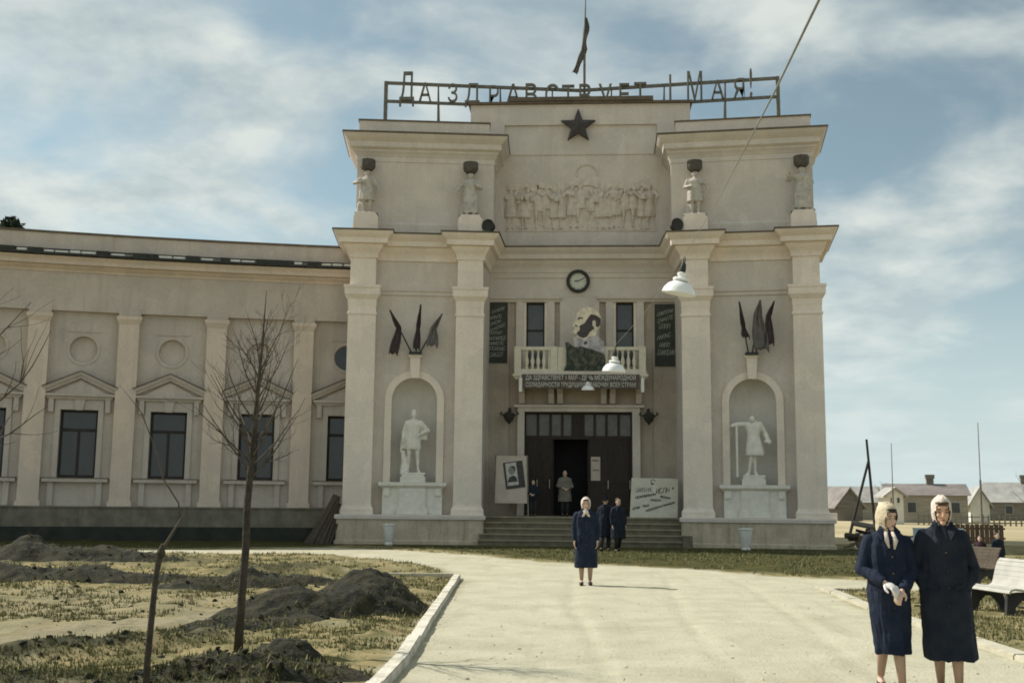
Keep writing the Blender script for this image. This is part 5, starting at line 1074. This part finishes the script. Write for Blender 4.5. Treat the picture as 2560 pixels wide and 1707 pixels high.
T = thing('notice_board', 'cream notice board with brushed lettering leaning at the right of the door', 'notice board', (2.82, 42.36, 1.035)); T.rotation_euler = (R(-13), 0, R(1))
MB().prism([(-.9, 0), (.86, -.0), (.93, 1.48), (-.80, 1.50)], 0, .035).build('panel', 'board', T)
MB().bar((.8, .05, 1.4), (.85, .55, .1), .05, .06).build('rear_strut', 'wood_old', T); MB().bar((-.7, .05, 1.4), (-.75, .55, .1), .05, .06).build('rear_strut', 'wood_old', T)
rs = random.Random(12)
q = MB(); scribble(q, -.65, 1.03, -.03, 1.06, .15, 8, rs, -.006, .05); q.build('lettering', 'ink_pale', T)
q = MB(); scribble(q, .1, 1.0, .34, 1.02, .2, 2, rs, -.006, .1, .3); q.build('lettering', 'ink', T); q = MB(); scribble(q, .36, 1.02, .6, 1.05, .2, 2, rs, -.006, .1, .3); q.build('lettering', 'ink', T); MB().bar((.72, -.006, 1.07), (.74, -.006, 1.15), .05, .006, (0, 1, 0)).build('lettering', 'ink', T)
for (a, za, b_, zb_, hh, n) in ((-.68, .74, .08, .88, .09, 9), (.25, .80, .62, .73, .08, 5), (-.12, .66, .28, .65, .07, 5), (-.78, .32, -.52, .38, .08, 3), (-.42, .42, -.18, .45, .08, 3), (-.3, .25, .78, .58, .07, 14)):
    q = MB(); scribble(q, a, za, b_, zb_, hh, n, rs, -.006, .2, .5); q.build('lettering', 'ink', T)
q = MB(); 
for k in range(10): q.bar((.08 * math.cos(k * .5), -.006, 1.36 + .08 * math.sin(k * .5)), (.08 * math.cos(k * .5 + .5), -.006, 1.36 + .08 * math.sin(k * .5 + .5)), .022, .006, (0, 1, 0))
q.bar((-.08, -.006, 1.26), (.02, -.006, 1.29), .05, .006, (0, 1, 0)); q.build('emblem', 'ink', T)
# urns
for (x, y, lab) in ((-6.66, 39.9, 'left'), (5.62, 38.6, 'right')):
    T = thing('urn', 'small white tapered stone urn on the grass before the %s tower' % lab, 'urn', (x, y, 0))
    MB().lathe([(.13, 0), (.15, .03), (.15, .07), (.11, .11), (.12, .14)], n=16).build('foot', 'white_paint', T, smooth=40)
    MB().lathe([(.12, .14), (.15, .2), (.2, .55), (.225, .68), (.25, .70), (.25, .76), (.21, .76), (.19, .6), (.02, .58)], n=18).build('bowl', 'white_paint', T, smooth=40)
# planks leaning on the plinth corner
T = thing('plank_stack', 'dark old planks leaning against the corner of the left tower plinth', 'planks', (-9.3, 40.6, 0))
for i, (a, b_) in enumerate((((-.25, -.35, 0), (.50, .25, 1.75)), ((-.1, -.3, 0), (.58, .3, 1.72)), ((.1, -.28, 0), (.56, .32, 1.6)), ((.25, -.22, 0), (.6, .36, 1.45)), ((.35, -.15, 0), (.66, .4, 1.2)), ((-.4, -.3, 0), (.3, .4, 1.3)))):
    MB().bar(a, b_, .2, .05, (0, -1, .4)).build('plank', 'wood_old', T)
# ------------------------------------------------------------------ pendant lamps over the path
def pendant(label, top, s, tilt, wire_pts):
    T = thing('pendant_lamp', label, 'lamp', top); T.rotation_euler = (R(4), R(tilt), 0); T.scale = (s,) * 3
    MB().lathe([(.285, -.44), (.282, -.43), (.26, -.36), (.20, -.28), (.12, -.235), (.07, -.225), (.06, -.23), (.11, -.245), (.19, -.29), (.25, -.37), (.272, -.43)], n=28).build('shade', 'enamel', T, smooth=50)
    MB().lathe([(.04, -.23), (.13, -.22), (.14, -.19), (.12, -.17), (.05, -.16), (.075, -.12), (.075, -.09), (.04, -.07)], n=20).build('collar', 'enamel', T, smooth=40)
    MB().lathe([(.045, -.072), (.055, -.04), (.045, .06), (.02, .1)], n=12).build('insulator', 'dark_metal', T, smooth=40)
    MB().ell((0, 0, -.34), (.05, .05, .07)).build('bulb', 'glass_grey', T, smooth=180); MB().tube([(0, 0, .09), (.02, 0, .14), (0, 0, .19), (-.02, 0, .14), (0, 0, .09)], .01, 6).build('hook', 'dark_metal', T)
def span(label, pts, r=.006, name='wire', m='wire', sag=0.0, n=16):
    q = MB(); P0, P1 = Vector(pts[0]), Vector(pts[1]); q.tube([P0.lerp(P1, t / n) - Vector((0, 0, sag * 4 * (t / n) * (1 - t / n))) for t in range(n + 1)], r, 5); return tag(q.build(name, m), label, 'wire')
pendant('large white enamel pendant lamp in front of the right tower, nearest lamp', (1.51, 16, 4.88), .86, 10, None)
pendant('middle-sized white pendant lamp in front of the balcony banner', (.76, 23, 4.57), .85, 4, None)
pendant('smallest white pendant lamp hanging below the balcony', (.36, 41.0, 6.0), .85, 0, None)
def lamp_post(label, x, y, h):
    T = thing('lamp_post', label, 'post', (x, y, 0)); MB().tube([(0, 0, -.3), (0, 0, h)], [.11, .08], 10).build('shaft', 'pole_dark', T); MB().lathe([(.02, 0), (.05, .02), (.04, .1), (.02, .12)], (0, 0, h), 8).build('insulator', 'white_paint', T)
# the cable that carries the three lamps, sagging from a post behind the viewer to the balcony
cp_ = [(2.6, -7, 8.1), (2.25, -2, 6.75), (2.05, 3, 5.95), (1.93, 7, 5.52), (1.87, 8.6, 5.40), (1.80, 10, 5.26), (1.68, 13, 5.12), (1.51, 16, 5.03), (1.2, 19, 4.82), (.76, 23, 4.73), (.62, 29, 4.9), (.48, 35, 5.35), (.36, 41, 6.17), (.3, 42.94, 6.5)]
tag(MB().tube(cp_, [.013, .013, .013, .013, .012, .009, .0035, .003, .003, .003, .003, .003, .003, .003], 6).build('cable', 'cable', smooth=180), 'grey cable coming down from the top right to the pendant lamps', 'cable')
lamp_post('tall wooden post behind the viewer that carries the lamp cable', 2.6, -7, 8.0)
# ------------------------------------------------------------------ bare saplings
def branch(mb, p, d, L, r, rs, depth, kids, bend=.25, mi=0):
    pts = [Vector(p)]; rad = [r]; n = 7; dd = Vector(d).normalized()
    for i in range(n):
        dd = (dd + Vector((rs.uniform(-.17, .17), rs.uniform(-.17, .17), bend / n + rs.uniform(-.09, .10)))).normalized(); pts.append(pts[-1] + dd * L / n); rad.append(max(r * (1 - .8 * (i + 1) / n), .0016))
    mb.tube(pts, rad, 6 if depth < 2 else 4, mi)
    if depth < kids:
        for k in range(rs.randint(3, 5) if depth == 0 else rs.randint(2, 3)):
            i = rs.randint(2, n - 1); a = rs.uniform(0, 6.28); dv = (pts[i] - pts[i - 1]).normalized(); sidev = dv.cross(Vector((math.cos(a), math.sin(a), .2))).normalized()
            branch(mb, pts[i], dv * .75 + sidev * .6, L * rs.uniform(.3, .5), rad[i] * .6, rs, depth + 1, kids, bend, mi)
T = thing('sapling_tree', 'bare young tree with a ring of upswept branches on the left lawn', 'tree', (-3.47, 11.65, -.02)); rs = random.Random(4)
tp = [(0, 0, 0), (.01, 0, .5), (.03, .01, 1.0), (.03, .0, 1.5), (.06, 0, 2.0), (.085, .01, 2.6), (.12, 0, 3.2), (.14, .0, 3.75)]
MB().tube(tp, [.05, .043, .041, .039, .035, .024, .012, .003], 10).build('trunk', 'bark', T, smooth=180)
q = MB()
for i in range(24):
    z = 1.75 + 1.3 * (i / 24) ** 1.15; a = i * 2.4 + rs.uniform(-.3, .3); el = .95 + .6 * (z - 1.75); x0 = .06 + (z - 2) * .045
    L = rs.uniform(.75, 1.1) * (1.05 - .3 * (z - 1.75)); d = Vector((math.cos(a), math.sin(a), el * .9)); q0 = MB()
    branch(q0, (x0, 0, z), d, L, .0115 * (1.15 - .3 * (z - 1.75)), rs, 0, 2, .5); q0.build('branch', 'twig', T, smooth=180)
T = thing('sapling_tree', 'pruned bare stump-like sapling at the lower left, nearest the camera', 'tree', (-3.22, 8.5, -.02)); rs = random.Random(9)
MB().tube([(0, 0, 0), (.0, 0, .35), (.015, 0, .65), (.03, .0, .95), (.055, 0, 1.13), (.075, 0, 1.19)], [.029, .025, .024, .022, .026, .017], 9).ell((.06, 0, 1.12), (.035, .03, .04)).build('trunk', 'bark', T, smooth=180)
q = MB(); q.tube([(.06, 0, 1.12), (.11, 0, 1.22), (.17, -.01, 1.32), (.215, -.01, 1.4)], [.018, .012, .009, .004], 6); q.build('branch', 'twig', T, smooth=180)
q = MB(); q.tube([(.2, 0, 1.36), (.17, .02, 1.5), (.03, .05, 1.68), (-.05, .08, 1.9), (-.2, .12, 2.2), (-.4, .15, 2.42)], [.006, .007, .006, .005, .004, .002], 5); q.build('branch', 'twig', T, smooth=180)
T = thing('bare_tree', 'bare tree outside the left edge whose thick twigs reach into the picture', 'tree', (-4.9, 8.6, -.05)); rs = random.Random(14)
MB().tube([(0, 0, 0), (.03, 0, 1.2), (-.02, 0, 2.2), (.0, 0, 3.6)], [.09, .075, .06, .02], 9).build('trunk', 'bark', T, smooth=180)
for i, (z, d, L) in enumerate((((2.0, (1, .1, .85), 1.15)), (2.35, (.9, -.2, 1.1), .95), (2.2, (-.9, .2, .9), 1.2), (2.6, (-.3, .9, 1.0), 1.0), (2.5, (-.4, -.8, .9), 1.0), (1.85, (.9, .3, .3), .8))):
    q0 = MB(); branch(q0, (0, 0, z), d, L, .012, rs, 0, 1, .4); q0.build('branch', 'twig', T, smooth=180)
# evergreen whose top shows over the wing
def evergreen(label, loc, h, r, seed, m='pine', n=2600):
    T = thing('pine_tree', label, 'tree', loc); rs = np.random.RandomState(seed); MB().tube([(0, 0, 0), (0, 0, h * .9)], [.25, .05], 8).build('trunk', 'bark', T)
    V_, F_ = [], []
    for i in range(n):
        t = rs.rand() ** .7; z = h * (.25 + .75 * t); rr = r * (1 - t) ** .6 * (.55 + .45 * rs.rand()) * (.8 + .3 * math.sin(t * 40)); a = rs.rand() * 6.28; c_ = np.array([rr * math.cos(a), rr * math.sin(a), z]); s = .28
        p = c_ + (rs.rand(3, 3) - .5) * s * 2; k0 = len(V_); V_ += [tuple(x) for x in p]; F_.append((k0, k0 + 1, k0 + 2))
    me = bpy.data.meshes.new('crown'); me.from_pydata(V_, [], F_); obj('crown', me, m, T); return T
evergreen('dark evergreen whose rounded top shows above the left end of the wing', (-26.3, 49.5, 0), 14.3, 3.6, 3)
# ------------------------------------------------------------------ park bench
def bench(label, loc, rz, L=1.75, mw='bench_white', s=1.0):
    T = thing('park_bench', label, 'bench', loc, rz); T.scale = (s,) * 3
    prof = [(-.30, .36), (-.27, .41), (-.20, .425), (-.12, .415), (-.04, .40), (.04, .395), (.11, .40), (.165, .43), (.195, .50), (.215, .575), (.235, .65), (.26, .725), (.29, .79), (.33, .83)]
    for i, (a, b_) in enumerate(zip(prof[:-1], prof[1:])):     # slats across the curved seat and back
        d = Vector((0, b_[0] - a[0], b_[1] - a[1])); c_ = Vector((0, (a[0] + b_[0]) / 2, (a[1] + b_[1]) / 2)); MB().bar(c_ - Vector((L / 2, 0, 0)), c_ + Vector((L / 2, 0, 0)), d.length * .97, .028, (0, -d.z, d.y)).build('slat', mw, T)
    for x in (-L * .40, L * .40):
        lg = MB(); out = [(-.30, .33), (-.1, .37), (.12, .355), (.21, .42), (.30, .76), (.26, .77), (.25, .74), (.34, .0), (.22, .0), (.16, .18), (.06, .26), (-.08, .26), (-.16, .18), (-.2, .0), (-.31, .0), (-.33, .2)]
        pl_ = [(-.31, 0), (-.20, 0), (-.15, .16), (-.05, .25), (.07, .25), (.15, .16), (.2, 0), (.31, 0), (.235, .35), (.32, .77), (.28, .78), (.175, .42), (.10, .375), (-.1, .375), (-.28, .335)]
        o = lg.prism(pl_, -.035, .035).build('leg', 'bench_iron', T, (x, 0, 0)); me = o.data
        for v in me.vertices: v.co = (v.co.y, v.co.x, v.co.z)
        me.flip_normals()
    return T
bench('white slatted park bench with curved back and dark legs at the right edge', (6.1, 16.8, 0), R(-80), 1.3, 'bench_white', .92)
bench('dark wooden bench half hidden behind the white bench', (7.55, 22.6, 0), R(-70), 1.3, 'wood_old', .9)
# ------------------------------------------------------------------ rubbish and timber heap at the right of the portal
T = thing('timber_heap', 'tangled heap of boards, logs and rubble beside the right tower', 'heap', (10.55, 41.0, 0)); rs = random.Random(6)
for i in range(52):
    L = rs.uniform(.5, 1.3); a = rs.uniform(-.5, .5) + (PI / 2 if rs.random() < .25 else 0); x, y = rs.uniform(-.7, .9), rs.uniform(-.7, .7); z = rs.uniform(.06, 1.35) * (1 - abs(x) / 1.7) * (1 - abs(y) / 1.5); e = rs.uniform(-.25, .25); d = Vector((math.cos(a), math.sin(a), e)) * L / 2; c_ = Vector((x, y, z))
    lo = min((c_ - d).z, (c_ + d).z)
    if lo < .05: c_.z += .05 - lo
    m = rs.choice(['wood_old', 'wood_old', 'wood_grey', 'whitewash', 'pole_dark', 'brown_fence', 'portrait_coat', 'coat_maroon'])
    if rs.random() < .4: MB().tube([c_ - d, c_ + d], rs.uniform(.05, .11), 8).build('log', m, T)
    else: MB().bar(c_ - d, c_ + d, rs.uniform(.1, .22), .04).build('board', m, T)
for i in range(16):
    r_ = rs.uniform(.1, .22); MB().ell((rs.uniform(-.9, 1.2), rs.uniform(-.9, .7), r_ * .6), (r_ * 1.2, r_, r_ * .7), Rot('Z', rs.random() * 6), 7, 5).build('rubble', rs.choice(['wood_grey', 'whitewash', 'soil', 'pole_dark']), T)
T = thing('crate', 'pale blue low wooden box between the heap and the two women', 'box', (11.3, 36.5, 0), .3); 
for i in range(4): MB().box(-.6, .6, -.4 + .0, -.37, .02 + i * .2, .2 + i * .2).box(-.6, .6, .37, .4, .02 + i * .2, .2 + i * .2).build('board', 'pale_blue', T)
MB().box(-.63, -.601, -.4, .4, .02, .82).build('board', 'pale_blue', T); MB().box(.601, .63, -.4, .4, .02, .82).build('board', 'pale_blue', T); MB().box(-.64, .64, -.42, .42, .822, .86).build('lid', 'pale_blue', T)
T = thing('plank_fence', 'brown plank fence standing in the field behind the white bench', 'fence', (16.8, 49.0, 0), R(-8))
for i in range(11): MB().box(-1.05 + i * .19, -.88 + i * .19, -.02 + .006 * (i % 3), .02 + .006 * (i % 3), 0, .80 + .03 * (i % 2)).build('plank', 'brown_fence', T)
MB().box(-1.1, 1.1, .03, .09, .2, .28).build('rail', 'brown_fence', T); MB().box(-1.1, 1.1, .03, .09, .6, .68).build('rail', 'brown_fence', T)
# ------------------------------------------------------------------ utility pole with its brace, masts, houses of the village
T = thing('utility_pole', 'dark wooden utility pole with a leaning brace right of the portal', 'pole', (15.4, 60, 0))
MB().tube([(.02, 0, -.3), (-.30, 0, 5.0)], [.085, .06], 10).build('pole', 'pole_dark', T); MB().tube([(-1.45, -.1, -.3), (-.24, -.05, 3.9)], [.08, .065], 10).build('brace', 'pole_dark', T)
for i, (x, y, h, lab) in enumerate(((31.2, 90, 8.1, 'tall thin grey mast standing behind the right woman'), (27.2, 100, 7.0, 'faint thin mast between the utility pole and the village houses'))):
    T = thing('mast', lab, 'mast', (x, y, 0)); MB().tube([(0, 0, -.3), (.05, 0, h * .45)], [.10, .085], 8).build('lower_shaft', 'wood_grey', T); MB().tube([(.05, 0, h * .45), (.08, 0, h)], [.045, .03], 8).build('upper_shaft', 'wood_grey', T)
def house(label, x, y, rz, w, d, hw, hr, wall, roof, wins=(), chim=None, hip=False, door=None, base=-.2):
    T = thing('village_house', label, 'house', (x, y, base), rz); MB().box(-w / 2, w / 2, -d / 2, d / 2, 0, hw).build('wall', wall, T)
    o = .35; q = MB(); e = w * .28 if hip else 0
    vs = [(-w / 2 - o, -d / 2 - o, hw + .02), (w / 2 + o, -d / 2 - o, hw + .02), (w / 2 + o, d / 2 + o, hw + .02), (-w / 2 - o, d / 2 + o, hw + .02), (-w / 2 - o + e, 0, hw + hr), (w / 2 + o - e, 0, hw + hr)]
    ro = q.add(vs, [(0, 1, 5, 4), (2, 3, 4, 5), (1, 2, 5), (3, 0, 4), (0, 3, 2, 1)]).build('roof', roof, T)
    if chim is not None: MB().box(chim - .35, chim + .35, -.3, .3, hw + hr - .5, hw + hr + .55).box(chim - .45, chim + .45, -.4, .4, hw + hr + .55, hw + hr + .95).build('chimney', 'log_dark', ro)
    for (wx, wz, ww, wh) in wins:
        f = MB().box(wx - ww / 2 - .08, wx + ww / 2 + .08, -d / 2 - .05, -d / 2 - .003, wz - .08, wz + wh + .08).build('window', 'roof_pale', T); MB().box(wx - ww / 2, wx + ww / 2, -d / 2 - .07, -d / 2 - .052, wz, wz + wh).build('pane', 'glass_dark', f)
    if door is not None: MB().box(door - .45, door + .45, -d / 2 - .06, -d / 2 - .004, 0, 1.9).build('door', 'log_dark', T)
    return T
def gable(label, x, y, rz, w, d, hw, hr, wall, roof, **k):     # gable end towards the viewer
    T = thing('village_house', label, 'house', (x, y, -.2), rz); MB().prism([(-w / 2, 0), (w / 2, 0), (w / 2, hw), (0, hw + hr), (-w / 2, hw)], -d / 2, d / 2).build('wall', wall, T)
    for s_ in (-1, 1):
        q = MB(); a = Vector((0, 0, hw + hr + .05)); b_ = Vector((s_ * (w / 2 + .4), 0, hw + .05 - .4 * hr / (w / 2))); q.add([(a.x, -d / 2 - .4, a.z), (b_.x, -d / 2 - .4, b_.z), (b_.x, d / 2 + .4, b_.z), (a.x, d / 2 + .4, a.z), (a.x, -d / 2 - .4, a.z + .15), (b_.x, -d / 2 - .4, b_.z + .15), (b_.x, d / 2 + .4, b_.z + .15), (a.x, d / 2 + .4, a.z + .15)], [(0, 1, 2, 3), (4, 7, 6, 5), (0, 4, 5, 1), (1, 5, 6, 2), (2, 6, 7, 3), (3, 7, 4, 0)]); q.build('roof', roof if s_ > 0 else k.get('roof2', roof), T)
    for (wx, wz, ww, wh) in k.get('wins', ()): MB().box(wx - ww / 2, wx + ww / 2, -d / 2 - .05, -d / 2 - .003, wz, wz + wh).build('window', 'glass_dark', T)
    return T
house('long grey log house with tin roof and chimney behind the two women', 36.2, 121, R(-10), 7.6, 6, 2.9, 1.25, 'log_wall', 'roof_tin', wins=((-1.6, 1.2, .8, 1.0), (.6, 1.2, .8, 1.0), (2.6, 1.2, .8, 1.0)), chim=.6)
gable('narrow whitewashed gabled shed with two small windows left of the log house', 29.2, 108, R(0), 1.5, 3, 2.8, .55, 'whitewash', 'roof_pale', wins=((-.28, 2.1, .22, .45), (.3, 2.1, .22, .45)))
gable('small distant gabled house just right of the portal', 29.9, 131, R(8), 2.9, 5, 1.9, 1.8, 'log_dark', 'roof_pale', roof2='roof_tin')
house('grey low barn behind the utility pole', 33.6, 142, R(-4), 6.4, 5, 2.2, 2.0, 'log_wall', 'roof_pale', wins=((-.6, .9, .7, .8),))
house('pale hip-roofed house at the right edge of the village', 55.0, 150, R(-12), 9.5, 7, 2.4, 2.6, 'log_dark', 'roof_pale', wins=((-3, 1.0, .8, 1.0), (0, 1.0, .8, 1.0), (3, 1.0, .8, 1.0)), chim=2.4, hip=True)
gable('small white outbuilding between log house and hip-roofed house', 43.9, 128, R(-6), 2.0, 3, 2.2, 1.6, 'whitewash', 'roof_pale')
house('dark-roofed house partly cut by the right picture edge', 64.5, 158, R(-14), 8, 6, 2.6, 2.4, 'log_wall', 'roof_tin', wins=((-2, 1.0, .8, 1.0), (1, 1.0, .8, 1.0)), chim=-2)
house('long low shed far behind the log house', 47, 178, R(-5), 16, 6, 1.9, 2.2, 'log_dark', 'roof_tin')
house('far-off low house left of the gabled house', 21, 190, R(0), 9, 6, 2, 2, 'log_wall', 'roof_tin')

def far_tree(label, x, y, h, seed):
    T = thing('bare_tree', label, 'tree', (x, y, -.1)); rs = random.Random(seed); MB().tube([(0, 0, 0), (.05, 0, h * .5), (.1, 0, h * .8)], [.11, .08, .03], 7).build('trunk', 'bark', T)
    for i in range(12):
        a = i * 2.4; z = h * (.32 + .045 * i); q0 = MB(); branch(q0, (.05, 0, z), (math.cos(a), math.sin(a), 1.0), h * rs.uniform(.28, .42), .035, rs, 0, 1, .5); q0.build('branch', 'twig', T)
far_tree('bare tree left of the hip-roofed village house', 45.5, 118, 5.2, 1)
far_tree('thin bare tree at the right picture edge before the last house', 56.0, 132, 6.4, 2)
far_tree('bare tree beside the small gabled house', 33.2, 126, 4.2, 3)
def picket(label, x0, y0, x1, y1, h):
    T = thing('picket_fence', label, 'fence', (x0, y0, -.1)); d = Vector((x1 - x0, y1 - y0, 0)); L = d.length; n = int(L / .45); me = MB().box(-.07, .07, -.015, .015, 0, h).mesh('picket'); a = math.atan2(d.y, d.x); rs = random.Random(n)
    for i in range(n + 1):
        if rs.random() < .08: continue
        p = d * (i / n); o = obj('picket', me, 'wood_grey', T, (p.x, p.y, rs.uniform(-.06, .04)), a); o.rotation_euler.y = rs.uniform(-.05, .05)
    for z in (.3, h * .8): MB().bar((0, .03, z), (d.x, d.y + .03, z), .04, .08).build('rail', 'wood_grey', T)
picket('grey picket fence in front of the log house', 30.5, 104, 46, 101, 1.0)
picket('grey picket fence along the field at the right edge', 42, 88, 60, 96, 1.0)
